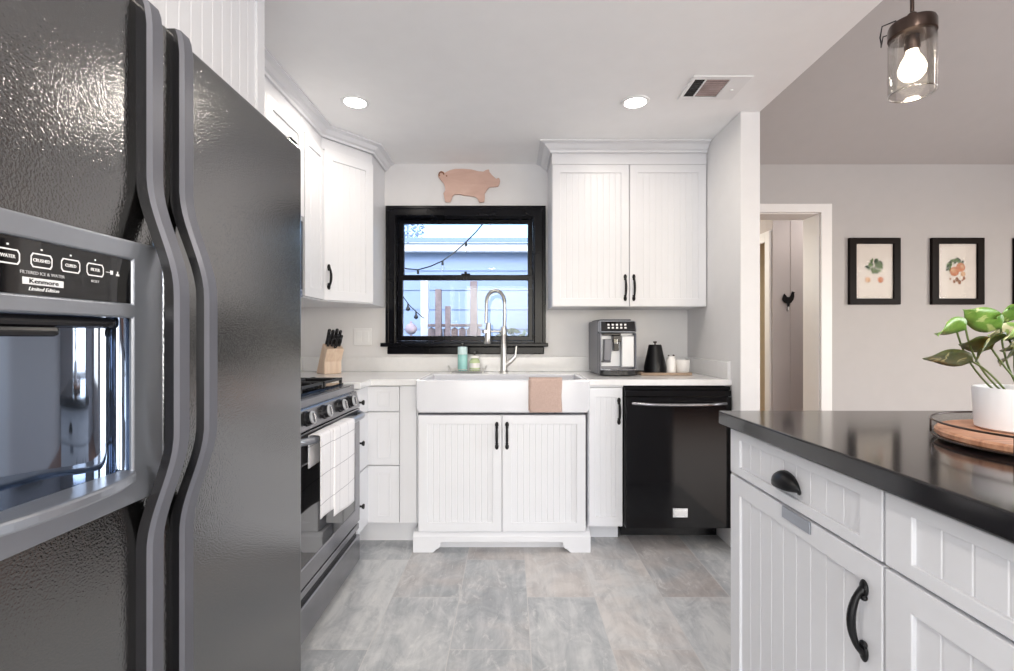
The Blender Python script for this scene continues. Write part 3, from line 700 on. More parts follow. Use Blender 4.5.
# ------------------------------------------------------------------ worktop with upstand
CT, CB_ = 0.908, 0.875
ct = thing('worktop', 'white quartz worktop running below the window to the right wall', 'worktop', (0, 0, 0))
mb = MB()
mb.prism([(LW + 0.001, RA0 + RAW + 0.003), (LXF + 0.022, RA0 + RAW + 0.003), (LXF + 0.022, FY - 0.028), (QX0 - 0.002, FY - 0.028), (QX0 - 0.002, 3.003), (QX1 + 0.002, 3.003), (QX1 + 0.002, FY - 0.028), (PX0 - 0.001, FY - 0.028), (PX0 - 0.001, BW - 0.001), (LW + 0.001, BW - 0.001)], CB_, CT, 'z')
obj('slab', mb, 'quartz', ct, bevel=0.004)
obj('upstand', MB().box(LW + 0.02, PX0 - 0.002, BW - 0.02, BW - 0.001, CT + 0.0005, 1.003).box(PX0 - 0.02, PX0 - 0.001, FY - 0.015, BW - 0.021, CT + 0.0005, 1.003).box(LW + 0.001, LW + 0.0195, RA0 + RAW + 0.004, BW - 0.001, CT + 0.0005, 1.003), 'quartz', ct, bevel=0.002)

# ------------------------------------------------------------------ narrow base cabinet, dishwasher
nb = thing('base_cabinet', 'narrow white base cabinet between the sink and the dishwasher', 'cabinet', (0.4235, FY, 0))
nw = 0.1885
obj('carcass', MB().box(0, nw, ins, 0.60, 0.105, 0.873).box(0, nw, 0.135, 0.60, 0, 0.1045), 'cab', nb)
d_ = door(nb, 0.004, nw - 0.004, 0.112, 0.862, 0.036, 0.052, y=ins, pitch=0.03); pull(d_, nw - 0.024, 0.735, 0.135, y=-0.001)
obj('face_strip', MB().box(0.0, nw, 0.004, ins - 0.0005, 0.864, 0.873), 'cab', nb)
dwm = thing('dishwasher', 'glossy black dishwasher with silver bar handle and white badge', 'dishwasher', (0.614, FY - 0.033, 0))
dww = PX0 - 0.614 - 0.004
obj('tub', MB().box(0.005, dww - 0.005, 0.03, 0.58, 0.112, 0.866).box(0.03, dww - 0.03, 0.21, 0.55, 0.01, 0.112), 'bplast', dwm)
dp = obj('door', MB().box(0.003, dww - 0.003, -0.004, 0.029, 0.115, 0.815), 'dw', dwm, bevel=0.004)
obj('control_strip', MB().box(0.003, dww - 0.003, 0.0, 0.029, 0.818, 0.850).box(0.003, dww - 0.003, 0.012, 0.029, 0.851, 0.868), 'dw', dwm, bevel=0.003)
pts = [(0.035 + (dww - 0.07) * i / 16, -0.012 - 0.030 * min(1, 1.8 * math.sin(PI * i / 16)), 0.782 - 0.004 * math.sin(PI * i / 16)) for i in range(17)]
obj('bar_handle', MB().tube(pts, 0.0085, 10), 'bsteel', dp, smooth=50)
obj('badge', MB().box(0.253, 0.332, -0.0055, -0.0045, 0.175, 0.223), 'chrome', dp, bevel=0.0004)
obj('badge_mark', MB().box(0.262, 0.323, -0.0062, -0.0056, 0.185, 0.212), 'white_mark', dp)
obj('kick_plate', MB().box(0.019, dww - 0.003, 0.19, 0.205, 0.002, 0.112), 'bplast', dwm)

# ------------------------------------------------------------------ right upper cabinet
UX0, UX1, UY, UZR = 0.253, PX0 - 0.003, 2.92, 1.318
ur = thing('wall_cabinet', 'white double-door beadboard upper cabinet right of the window', 'cabinet', (UX0, UY, UZR))
uw = UX1 - UX0
obj('carcass', MB().box(0, uw, 0.02, BW - UY - 0.001, 0, CTOP - UZR).box(0, uw, 0.004, 0.0195, 0.858, CTOP - UZR), 'cab', ur, bevel=0.001)
for x0, x1, hx in ((0.003, uw / 2 - 0.0025, uw / 2 - 0.026), (uw / 2 + 0.0025, uw - 0.003, uw / 2 + 0.026)):
    d_ = door(ur, x0, x1, 0.003, 0.855, 0.048, 0.048, y=0.02, pitch=0.036); pull(d_, hx, 0.115, 0.15, y=-0.001)
crown('crown', [(-0.001, BW - UY - 0.001), (-0.001, 0.003), (uw, 0.003)][::1], CTOP - UZR, 'cab', ur, h=0.055, p=0.075)

# ------------------------------------------------------------------ island (front faces -x)
IX, IY = 0.64, 1.41
IH = 0.877
def island_unit(label, y1, w, doors):
    t = thing('base_cabinet', label, 'cabinet', (IX, y1, 0), R(-90))
    obj('carcass', MB().box(0, w, 0.02, 0.60, 0.1, IH).box(0, w, 0.08, 0.60, 0, 0.0995), 'cab', t)
    obj('back_panel', MB().box(0, w, 0.605, 0.622, 0, IH), 'cab', t)
    dr_ = door(t, 0.002, w - 0.0025, 0.744, 0.868, 0.055, 0.024, name='drawer', y=0.02, pitch=0.05)
    xs = [0.002 + (w - 0.0045) * i / doors for i in range(doors + 1)]
    out = []
    for i in range(doors):
        d_ = door(t, xs[i] + (0.0015 if i else 0), xs[i + 1] - (0.0015 if i < doors - 1 else 0), 0.105, 0.737, 0.055, 0.048, y=0.02, pitch=0.05); out.append(d_)
    return t, dr_, out
i1, dr1, do1 = island_unit('white island cabinet with black cup pull beside the far corner', IY, 0.578, 1)
pull(do1[0], 1.41 - 0.872, 0.622, 0.136, y=-0.001, out=0.022)
mb = MB(); ck = []
n = 12
for i in range(n + 1):
    a_ = PI * i / n; row = []
    for j in range(6):
        b_ = (PI / 2) * j / 5
        row.append(mb.v(0.050 * math.cos(a_) * math.cos(b_ * 0.0 + 0) * (1 - 0.25 * (j / 5) ** 2), -0.028 * math.sin(b_) * math.sin(a_) ** 0.6 if 0 < i < n else 0.0, 0.036 * math.sin(a_) * math.cos(b_)))
    ck.append(row)
for i in range(n):
    for j in range(5): mb.f([ck[i][j], ck[i + 1][j], ck[i + 1][j + 1], ck[i][j + 1]])
bmesh.ops.remove_doubles(mb.bm, verts=mb.bm.verts, dist=1e-5)
mb.ball((-0.045, -0.001, 0.002), 0.006, 5, (1, 0.4, 1)).ball((0.045, -0.001, 0.002), 0.006, 5, (1, 0.4, 1))
cpull = obj('cup_pull', mb, 'blk', dr1, smooth=60); cpull.location = (1.41 - 1.117, -0.0005, 0.787)
s_ = cpull.modifiers.new('solid', 'SOLIDIFY'); s_.thickness = 0.002; s_.offset = 0
obj('edge_pull', MB().box(1.41 - 1.135, 1.41 - 1.03, -0.0045, -0.0005, 0.712, 0.7385), 'silver', do1[0], bevel=0.001)
i2, dr2, do2 = island_unit('white island cabinet nearest the viewer at right edge', 0.830, 0.60, 2)
pull(do2[0], 0.830 - 0.600, 0.622, 0.136, y=-0.001, out=0.022); pull(do2[1], 0.830 - 0.46, 0.622, 0.136, y=-0.001, out=0.022)
it = fin(obj('worktop', MB().box(0.613, 1.62, 0.205, 1.428, IH + 0.001, 0.9165), 'isl', bevel=0.004, seg=3), 'polished black countertop of the white kitchen island', 'countertop')

# ------------------------------------------------------------------ tray, planter
TC = (1.085, 0.915); TR = 0.215; TZ = 0.9175
tr = thing('serving_board', 'round reddish wood tray with dark wire rim under the planter', 'tray', (TC[0], TC[1], TZ))
obj('board', MB().lathe([(TR - 0.02, 0.004), (TR - 0.006, 0.006), (TR, 0.012), (TR, 0.020), (TR - 0.004, 0.024), (0, 0.024)], n=64), 'board', tr, smooth=35)
ring = lambda r, z, n=64: [(r * math.cos(2 * PI * i / n), r * math.sin(2 * PI * i / n), z) for i in range(n)]
mb = MB().tube(ring(TR + 0.005, 0.040), 0.0022, 8, closed=True).tube(ring(TR + 0.004, 0.008), 0.0022, 8, closed=True)
for k in range(6):
    a_ = 2 * PI * k / 6 + 2.43; c_, s__ = math.cos(a_), math.sin(a_)
    mb.tube([((TR + 0.005) * c_, (TR + 0.005) * s__, 0.040), ((TR + 0.005) * c_, (TR + 0.005) * s__, 0.008)], 0.002, 6)
for k in range(3):
    a_ = 2 * PI * k / 3 + 0.4; mb.lathe([(0.012, 0.0), (0.012, 0.0045)], ((TR - 0.05) * math.cos(a_), (TR - 0.05) * math.sin(a_), 0), 12)
obj('wire_rim', mb, 'bronze', tr, smooth=50)
PC = (1.052, 0.985); PZ = TZ + 0.0245; PR = 0.084; PH = 0.087
pl_ = thing('potted_plant', 'variegated pothos in a white planter on the wire-rimmed tray', 'plant', (PC[0], PC[1], PZ))
mb = MB().lathe([(0, 0.0), (PR - 0.010, 0.0), (PR - 0.004, 0.004), (PR, PH - 0.004), (PR - 0.002, PH), (PR - 0.006, PH - 0.002), (PR - 0.010, PH - 0.02), (0, PH - 0.02)], n=56)
obj('planter', mb, 'pot', pl_, smooth=40)
obj('soil', MB().lathe([(PR - 0.0105, PH - 0.0195), (PR * 0.5, PH - 0.014), (0, PH - 0.012)], n=32, cap=False), 'soil', pl_, smooth=60)
P0 = Vector((PC[0], PC[1], PZ))
def leaf(base, tip, width, mat, droop=0.0, roll=0.0, fold=0.35, up=Vector((0, 0, 1))):
    base, tip = Vector(base) - P0, Vector(tip) - P0
    d = tip - base; L = d.length; d.normalize()
    sd = d.cross(up).normalized(); nn = sd.cross(d).normalized()
    rot = Matrix.Rotation(roll, 3, d); sd = rot @ sd; nn = rot @ nn
    mb = MB(); nu = 12; G = []
    for i in range(nu + 1):
        t = i / nu
        wv = width * (math.sin(PI * min(1, t * 1.02) ** 0.62) ** 0.85) * (1 - 0.25 * t) if 0 < t < 1 else 0.0006
        c_ = base + d * (L * t) + nn * (droop * L * (t * (1 - t)) * 1.0)
        row = []
        for k in (-1, -0.55, 0, 0.55, 1):
            row.append(mb.v(*(c_ + sd * (wv * k / 2 * 1.15) + nn * (fold * abs(k) ** 1.4 * wv * 0.5 + 0.002 * math.sin(9 * t + 3 * k)))))
        G.append(row)
    for i in range(nu):
        for j in range(4): mb.f([G[i][j], G[i + 1][j], G[i + 1][j + 1], G[i][j + 1]])
    o = obj('leaf', mb, mat, pl_, smooth=80)
    s_ = o.modifiers.new('solid', 'SOLIDIFY'); s_.thickness = 0.0007; s_.offset = 0
    return o
def stem(p_top, p_root, bend=(0, 0, 0), r=0.0019):
    a_, b_ = Vector(p_root) - P0, Vector(p_top) - P0; m_ = (a_ + b_) / 2 + Vector(bend)
    pts = [(1 - t) ** 2 * a_ + 2 * t * (1 - t) * m_ + t * t * b_ for t in [i / 10 for i in range(11)]]
    return obj('stem', MB().tube(pts, r, 6), 'stem', pl_, smooth=60)
soilz = PZ + PH - 0.018
def root(dx, dy): return (PC[0] + dx, PC[1] + dy, soilz)
LV = [ # base px, tip px, depths, width, mat, droop, roll, fold, root, bend
 ((973, 362), (923, 359), 0.97, 0.93, 0.034, 'leafB', 0.22, 0.9, 0.25, (-0.045, -0.01), (-0.005, 0, 0.02)),
 ((966, 330), (938, 336), 0.96, 0.92, 0.040, 'leafA', 0.35, 0.8, 0.5, (-0.04, 0.0), (-0.03, 0, -0.01)),
 ((956, 327), (958, 318), 0.99, 0.985, 0.026, 'leafC', 0.3, 0.2, 0.5, (-0.045, 0.01), (-0.03, 0, -0.01)),
 ((1001, 329), (963, 310), 0.98, 0.95, 0.042, 'leafA', 0.25, 0.9, 0.30, (-0.01, 0.0), (-0.02, 0, 0.0)),
 ((992, 349), (959, 345), 0.97, 0.95, 0.036, 'leafB', 0.3, 0.7, 0.25, (-0.01, -0.02), (-0.01, 0, 0.0)),
 ((1007, 336), (976, 362), 0.95, 0.92, 0.030, 'leafB', 0.3, 0.9, 0.3, (0.0, -0.03), (-0.02, 0, 0.03)),
 ((1020, 318), (997, 318), 0.99, 0.96, 0.040, 'leafA', 0.4, 0.8, 0.35, (0.01, 0.0), (0, 0, 0)),
 ((1024, 312), (1010, 308), 0.98, 0.97, 0.040, 'leafA', 0.4, 0.9, 0.35, (0.02, 0.0), (0, 0, 0)),
 ((1016, 332), (988, 336), 1.0, 0.985, 0.036, 'leafC', 0.3, 0.8, 0.3, (0.0, 0.02), (-0.01, 0, 0)),
 ((1028, 344), (1003, 352), 0.96, 0.93, 0.042, 'leafB', 0.3, 0.8, 0.3, (0.03, -0.02), (-0.0, 0, 0)),
 ((1026, 334), (1004, 340), 0.94, 0.92, 0.036, 'leafC', 0.3, 0.8, 0.3, (0.02, -0.03), (-0.0, 0, 0)),
 ((1022, 352), (1000, 366), 0.99, 0.97, 0.036, 'leafB', 0.3, 0.7, 0.3, (0.01, 0.02), (-0.0, 0, 0)),
 ((1040, 322), (1062, 318), 0.98, 0.97, 0.048, 'leafA', 0.4, -0.6, 0.35, (0.03, 0.01), (0.01, 0, 0)),
 ((1048, 340), (1084, 346), 0.97, 0.95, 0.048, 'leafB', 0.4, -0.6, 0.35, (0.04, 0.0), (0.02, 0, 0.01)),
 ((1036, 310), (1040, 290), 1.02, 1.05, 0.048, 'leafA', 0.4, 0.2, 0.35, (0.02, 0.02), (0.0, 0, 0)),
 ((1042, 350), (1064, 372), 0.91, 0.88, 0.044, 'leafA', 0.4, -0.4, 0.35, (0.04, -0.03), (0.02, 0, 0.02)),
 ((1050, 326), (1080, 316), 1.06, 1.08, 0.046, 'leafA', 0.4, -0.5, 0.35, (0.03, 0.04), (0.01, 0, 0.02)),
]
for bp, tp, bd, td, wdt, mt, dp_, rl, fo, rt, bnd in LV:
    b_, t_ = px(*bp, bd), px(*tp, td)
    leaf(b_, t_, wdt * 1.15, mt, dp_, rl, fo); stem(b_ , root(*rt), bnd)

# ------------------------------------------------------------------ pendant
pd = thing('pendant_light', 'mason jar pendant lamp with bronze lid hanging at top right', 'pendant lamp', (0.995, 1.20, 1.735))
g_ = obj('glass_jar', MB().lathe([(0.0462, 0.0), (0.0485, 0.0015), (0.049, 0.006), (0.0488, 0.128), (0.046, 0.138), (0.0455, 0.146), (0.043, 0.146), (0.0435, 0.138), (0.0462, 0.127), (0.0464, 0.006), (0.0462, 0.0)], n=48, cap=False), 'jar', pd, smooth=50)
obj('lid', MB().lathe([(0.0462, 0.1405), (0.0492, 0.142), (0.0492, 0.166), (0.047, 0.173), (0.040, 0.176), (0.036, 0.178), (0.012, 0.179), (0.010, 0.196), (0.006, 0.200), (0, 0.200)], n=48), 'bronze', pd, smooth=35)
obj('socket', MB().lathe([(0.0, 0.140), (0.015, 0.140), (0.017, 0.112), (0.015, 0.106), (0, 0.106)], n=24), 'bronze', pd, smooth=40)
bw = lambda a_, b_, z_: (-0.77 * a_ + 0.64 * b_, 0.64 * a_ + 0.77 * b_, z_)
obj('bail_wire', MB().tube([bw(0.030, -0.030, 0.1775), bw(0.058, -0.027, 0.176), bw(0.062, -0.026, 0.150), bw(0.061, 0.0, 0.1485), bw(0.062, 0.026, 0.150), bw(0.058, 0.027, 0.176), bw(0.030, 0.030, 0.1775)], 0.0017, 8), 'blk', pd, smooth=60)
obj('glass_rim', MB().tube([(0.0472 * math.cos(2 * PI * i / 48), 0.0472 * math.sin(2 * PI * i / 48), 0.001) for i in range(48)], 0.0020, 8, closed=True), 'rimglass', pd, smooth=60)
obj('stem_rod', MB().tube([(0, 0, 0.198), (0, 0, CZ - 1.735 - 0.02)], 0.0045, 10).lathe([(0.055, CZ - 1.735 - 0.022), (0.055, CZ - 1.735 - 0.001)], n=24), 'bronze', pd, smooth=40)
bu = obj('bulb', MB().lathe([(0.012, 0.108), (0.014, 0.096), (0.023, 0.080), (0.029, 0.062), (0.027, 0.048), (0.018, 0.036), (0.006, 0.030), (0, 0.0295)], n=28, cap=False), 'bulb', pd, smooth=70)
mb = MB()
for k in range(6):
    a_ = 2 * PI * k / 6; c_, s__ = math.cos(a_), math.sin(a_)
    mb.tube([(0.004 * c_, 0.004 * s__, 0.078), (0.013 * c_, 0.013 * s__, 0.036)], 0.0014, 6)
obj('filament', mb, 'filament', bu)
ldp = bpy.data.lights.new('pendant_glow', 'POINT'); ldp.energy = 2.2; ldp.color = (1, 0.86, 0.66); ldp.shadow_soft_size = 0.018
lop = bpy.data.objects.new('pendant_glow', ldp); COL.objects.link(lop); lop.parent = bu; lop.location = (0, 0, 0.014)

# ------------------------------------------------------------------ recessed lights, vent
def can(x, y, label, pw=9.0):
    t = thing('recessed_light', label, 'ceiling light', (x, y, CZ), 0, 'recessed ceiling lights')
    obj('trim_ring', MB().lathe([(0.070, -0.0005), (0.068, -0.005), (0.054, -0.008), (0.050, -0.003), (0.050, -0.0005)], n=40), 'plast', t, smooth=40)
    obj('lamp_disc', MB().lathe([(0.0, -0.0045), (0.0505, -0.0045), (0.0505, -0.0008), (0, -0.0008)], n=40), 'led', t)
    a_ = area('recessed_lamp', (0, 0, -0.012), (0, 0, 0), 0.09, 0.09, pw, (1, 0.91, 0.80), 'DISK', 172); a_.parent = t
    return t
can(-0.766, 2.40, 'round recessed ceiling light above the left-hand corner cabinets', 3.8)
can(0.620, 2.40, 'round recessed ceiling light in front of the right upper cabinet', 3.8)
for x, y in ((-0.3, 0.3), (0.7, 0.3), (-0.3, -1.5), (0.7, -1.5)):  # extra cans out of view, added to fill the room with light
    can(x, y, 'unseen recessed ceiling light added for fill', 8.0)
vt = thing('ceiling_vent', 'white ceiling air vent with dark slats near the right ceiling edge', 'vent', (0.818, 2.159, CZ))
obj('plate', MB().plate([0, 0.018, 0.064, 0.072, 0.175, 0.265], [0, 0.028, 0.186, 0.211], -0.006, -0.0005, {(1, 1), (3, 1)}, horiz=True), 'plast', vt, bevel=0.002)
obj('duct', MB().box(0.018, 0.175, 0.028, 0.186, -0.0016, -0.0008), 'bplast', vt)
for sx0, sx1 in ((0.019, 0.063), (0.073, 0.174)):
    for k in range(8):
        y_ = 0.032 + 0.019 * k
        obj('slat', MB().hexa([(sx0, y_, -0.002), (sx1, y_, -0.002), (sx1, y_ + 0.002, -0.002), (sx0, y_ + 0.002, -0.002)][::-1], [(sx0, y_ + 0.008, -0.0055), (sx1, y_ + 0.008, -0.0055), (sx1, y_ + 0.010, -0.0055), (sx0, y_ + 0.010, -0.0055)]), 'fence' if sx0 > 0.05 else 'bplast', vt)
obj('lever', MB().lathe([(0.006, -0.012), (0.006, -0.006)], (0.222, 0.115, 0), 10), 'plast', vt)

# ------------------------------------------------------------------ faucet and soap
FC = (-0.040, 3.085, CT + 0.0005)
fa = thing('kitchen_faucet', 'tall brushed nickel spring faucet behind the sink', 'faucet', FC)
obj('body', MB().lathe([(0.0, 0.0), (0.027, 0.0), (0.027, 0.006), (0.021, 0.012), (0.0195, 0.10), (0.018, 0.235), (0.020, 0.240), (0.020, 0.285), (0.014, 0.295), (0, 0.295)], n=28), 'steel', fa, smooth=35)
arc = [(0.004, 0, 0.29), (0.006, -0.003, 0.36)] + [(-0.052 + 0.057 * math.cos(R(a_)), -0.012 * (a_ / 180), 0.445 + 0.078 * math.sin(R(a_))) for a_ in range(0, 181, 12)] + [(-0.111, -0.014, 0.36), (-0.112, -0.015, 0.315)]
obj('spring_hose', MB().tube(arc, 0.0095, 12), 'steel', fa, smooth=60)
dense = []
for i in range(len(arc) - 1):
    for k in range(6):
        t = k / 6; dense.append(Vector(arc[i]).lerp(Vector(arc[i + 1]), t))
for i, q in enumerate(dense): pass
mb = MB(); hel = []
tot = len(dense)
for i in range(tot * 3):
    f_ = i / 3; k = min(int(f_), tot - 2); q = dense[k].lerp(dense[k + 1], f_ - k); d_ = (dense[k + 1] - dense[k]).normalized()
    s1_ = d_.cross(Vector((0, 1, 0))).normalized(); a_ = i * 1.25
    hel.append(q + 0.0115 * (math.cos(a_) * s1_ + math.sin(a_) * Vector((0, 1, 0))))
mb.tube(hel, 0.0018, 5); obj('coil', mb, 'steel', fa, smooth=60)
obj('spray_head', MB().lathe([(0.0, 0.185), (0.020, 0.185), (0.023, 0.190), (0.021, 0.235), (0.017, 0.290), (0.014, 0.318), (0, 0.318)], (-0.113, -0.015, 0.0), 24, mat=Matrix.Rotation(R(3), 4, 'Y')), 'steel', fa, smooth=40)
obj('docking_arm', MB().tube([(0.0, 0, 0.262), (-0.05, -0.007, 0.264), (-0.105, -0.014, 0.262)], 0.0065, 10).lathe([(0.022, 0.252), (0.022, 0.272)], (-0.117, -0.015, 0), 20), 'steel', fa, smooth=40)
obj('lever', MB().tube([(0.012, 0, 0.050), (0.045, -0.004, 0.075), (0.072, -0.006, 0.105), (0.076, -0.006, 0.125), (0.080, -0.006, 0.172)], [0.017, 0.016, 0.012, 0.006, 0.005], 12), 'steel', fa, smooth=60)
SR = (-0.275, 3.12, CT + 0.0005)
rk = thing('soap_rack', 'small wire soap rack on the worktop behind the sink', 'rack', SR)
mb = MB(); a2, b2 = 0.115, 0.05
mb.tube([(-a2, -b2, 0.022), (a2, -b2, 0.022), (a2, b2, 0.022), (-a2, b2, 0.022)], 0.002, 6, closed=True)
mb.tube([(-a2 + 0.012, -b2 + 0.008, 0.008), (a2 - 0.012, -b2 + 0.008, 0.008), (a2 - 0.012, b2 - 0.008, 0.008), (-a2 + 0.012, b2 - 0.008, 0.008)], 0.002, 6, closed=True)
for k in range(13):
    xx = -a2 + 0.014 + k * (2 * a2 - 0.028) / 12
    mb.tube([(xx, -b2, 0.022), (xx, -b2 + 0.008, 0.008), (xx, b2 - 0.008, 0.008), (xx, b2, 0.022)], 0.0015, 6)
for sx in (-1, 1):
    for sy in (-1, 1): mb.lathe([(0.005, 0.0), (0.005, 0.007)], (sx * (a2 - 0.014), sy * (b2 - 0.01), 0), 10)
    mb.tube([(sx * a2, -0.03, 0.022), (sx * (a2 + 0.006), -0.02, 0.042), (sx * (a2 + 0.006), 0.02, 0.042), (sx * a2, 0.03, 0.022)], 0.002, 6)
obj('wire_frame', mb, 'steel', rk, smooth=50)
def soap(label, x, r, h, mat, cap_h, capmat, squat):
    t = thing('soap_bottle', label, 'bottle', (x, SR[1], SR[2] + 0.0105), 0, 'soap bottles on the rack')
    if not squat: pr = [(0, 0), (r - 0.003, 0), (r, 0.004), (r, h - 0.004), (r - 0.002, h), (0, h)]
    else: pr = [(0, 0), (r - 0.003, 0), (r, 0.004), (r, h * 0.72), (r * 0.8, h * 0.88), (r * 0.55, h), (0, h)]
    obj('bottle', MB().lathe(pr, n=28), mat, t, smooth=40)
    obj('cap', MB().lathe([(0, h + 0.0005), (r * (1.0 if not squat else 0.98), h + 0.0005), (r * (1.0 if not squat else 0.9), h + cap_h), (0.006, h + cap_h + 0.004), (0, h + cap_h + 0.004)], n=28), capmat, t, smooth=40)
    zc = h + cap_h + 0.0045
    obj('pump', MB().lathe([(0.005, zc), (0.005, zc + 0.014), (0.010, zc + 0.014), (0.010, zc + 0.022), (0, zc + 0.022)], n=14).box(-0.004, 0.004, -0.032, 0, zc + 0.015, zc + 0.021), 'bplast', t, smooth=40)
    if squat: obj('label_band', MB().lathe([(r + 0.0004, h * 0.25), (r + 0.0004, h * 0.62)], n=28, cap=False), 'palecap' if not squat else 'ceram', t, smooth=60)
    return t
soap('tall teal soap bottle standing on the wire rack', -0.305, 0.0315, 0.105, 'teal', 0.048, 'palecap', False)
soap('squat green soap bottle with white cap on the wire rack', -0.2265, 0.034, 0.082, 'lime', 0.016, 'ceram', True)

# pink towel folded over the sink apron
def pfn(u, v):
    x = 0.100 + 0.172 * u + 0.0015 * math.sin(v * 7)
    L1, L2 = 0.06, 0.0
    if v < 0.22: k = v / 0.22; return (x, 2.583 + 0.010 - 0.0 , 0.80 + (0.915 - 0.80) * k)
    if v < 0.36:
        k = (v - 0.22) / 0.14; a_ = PI * k; return (x, 2.5655 + 0.0275 * math.cos(a_), 0.9155 + 0.004 * math.sin(a_))
    k = (v - 0.36) / 0.64; return (x + 0.001 * math.sin(9 * k), 2.538 - 0.0015 * math.sin(u * 4 + 1), 0.9155 - 0.175 * k)
pt = thing('dish_towel', 'folded dusty pink towel draped over the sink apron', 'towel', (0, 0, 0))
cloth('top_layer', pfn, 12, 40, 'linen', 0.0055, pt)
cloth('under_layer', lambda u, v: (0.0965 + 0.02 * u, 2.5415, 0.910 - 0.160 * v), 3, 10, 'linen', 0.003, pt)

# ------------------------------------------------------------------ coffee machine
CM = (0.522, 2.83, CT + 0.0005); cwid = 0.217
cm_ = thing('coffee_machine', 'black and silver bean-to-cup coffee machine on the worktop', 'coffee machine', CM)
obj('housing', MB().box(0, cwid, 0.055, 0.375, 0.012, 0.325).box(0.0, 0.012, 0.0, 0.055, 0.012, 0.25).box(cwid - 0.010, cwid, 0.0, 0.055, 0.012, 0.25).box(0.01, cwid - 0.01, 0.08, 0.36, 0.0, 0.012).box(0.015, cwid - 0.015, 0.07, 0.35, 0.325, 0.334), 'handle', cm_, bevel=0.006)
obj('head', MB().prism([(-0.010, 0.252), (0.006, 0.322), (0.06, 0.326), (0.06, 0.252)], 0.0, cwid, 'x'), 'silver', cm_, bevel=0.012, seg=4)
hd = obj('control_panel', MB().hexa([(0.008, -0.0125, 0.260), (cwid - 0.008, -0.0125, 0.260), (cwid - 0.008, -0.002, 0.260), (0.008, -0.002, 0.260)], [(0.010, 0.0035, 0.318), (cwid - 0.010, 0.0035, 0.318), (cwid - 0.010, 0.012, 0.318), (0.010, 0.012, 0.318)]), 'bglass', cm_, bevel=0.003)
for r_ in range(2):
    for c_ in range(5):
        z_ = 0.276 + 0.018 * r_; y_ = -0.0130 + (z_ - 0.260) * 0.2759 - 0.0003
        obj('icon', MB().box(0.046 + c_ * 0.0245, 0.058 + c_ * 0.0245, y_ - 0.0006, y_ + 0.0004, z_, z_ + 0.010), 'white_mark', hd)
obj('front_panel', MB().box(0.0125, cwid - 0.0105, 0.050, 0.056, 0.055, 0.248), 'satin', cm_)
obj('service_door', MB().box(0.130, cwid - 0.011, 0.006, 0.050, 0.050, 0.236), 'satin', cm_, bevel=0.006)
obj('dispensing_spout', MB().box(0.078, 0.128, -0.004, 0.049, 0.196, 0.236).box(0.084, 0.116, 0.004, 0.040, 0.146, 0.196).box(0.02, 0.128, 0.01, 0.049, 0.236, 0.251), 'bplast', cm_, bevel=0.004)
obj('spout_highlight', MB().box(0.083, 0.104, -0.0058, -0.0042, 0.188, 0.215), 'chrome', cm_, bevel=0.001)  # chrome plate put in as the silver highlight of the black spout
obj('milk_container', MB().hexa([(0.026, 0.004, 0.088), (0.068, 0.004, 0.088), (0.068, 0.048, 0.088), (0.026, 0.048, 0.088)], [(0.030, 0.004, 0.215), (0.078, 0.004, 0.215), (0.078, 0.048, 0.215), (0.030, 0.048, 0.215)]).box(0.018, 0.068, 0.0, 0.048, 0.078, 0.0875), 'handle', cm_, bevel=0.004)
dt_ = obj('drip_tray', MB().prism([(0.004, 0.075), (0.004, 0.0), (0.02, -0.020), (0.06, -0.030), (cwid - 0.06, -0.030), (cwid - 0.015, -0.020), (cwid + 0.004, 0.0), (cwid + 0.004, 0.054), (0.004, 0.054)][1:], 0.004, 0.034, 'z'), 'bplast', cm_, bevel=0.004)
obj('drip_grille', MB().prism([(0.008, 0.05), (0.008, 0.0), (0.024, -0.018), (0.06, -0.027), (cwid - 0.06, -0.027), (cwid - 0.018, -0.018), (cwid, 0.0), (cwid, 0.05)], 0.0345, 0.041, 'z'), 'chrome', dt_)

# ------------------------------------------------------------------ wooden tray, kettle, jar, cup
TX, TY = 0.925, 2.955
wt = thing('wooden_tray', 'thin tan wooden tray on the worktop right of the coffee machine', 'tray', (TX, TY, CT + 0.0005))
obj('tray_base', MB().plate([-0.150, -0.138, 0.140, 0.152], [-0.09, -0.078, 0.078, 0.09], 0.0, 0.016, {(1, 1)}, horiz=True).box(-0.1385, 0.1405, -0.0785, 0.0785, 0.0, 0.008), 'traywood', wt, bevel=0.002)
TT = CT + 0.009
ke = thing('kettle', 'matte black bell-shaped kettle with small lid knob on the wooden tray', 'kettle', (0.882, 2.95, TT))
obj('body', MB().lathe([(0, 0.0), (0.060, 0.0), (0.066, 0.004), (0.066, 0.034), (0.060, 0.070), (0.050, 0.113), (0.042, 0.153), (0.039, 0.168), (0.035, 0.173), (0, 0.173)], n=40), 'blk', ke, smooth=35)
obj('lid_knob', MB().lathe([(0.005, 0.1735), (0.004, 0.181), (0.011, 0.185), (0.011, 0.192), (0, 0.194)], n=20), 'bronze', ke, smooth=40)
obj('spout', MB().tube([(0, 0.055, 0.05), (0, 0.095, 0.06), (0, 0.112, 0.10), (0, 0.135, 0.125)], [0.010, 0.008, 0.006, 0.006], 10), 'blk', ke, smooth=60)
obj('power_base', MB().lathe([(0.075, -0.0), (0.075, 0.0)], n=4) if False else MB().box(-0.112, -0.070, -0.015, 0.015, 0.0085, 0.017), 'bplast', ke, bevel=0.004)
jr = thing('storage_jar', 'small white ceramic jar with dark clasp between the kettle and the cup', 'jar', (0.972, 2.93, TT))
obj('body', MB().lathe([(0, 0), (0.026, 0), (0.029, 0.003), (0.029, 0.082), (0.022, 0.094), (0.022, 0.100), (0, 0.100)], n=28), 'ceram', jr, smooth=40)
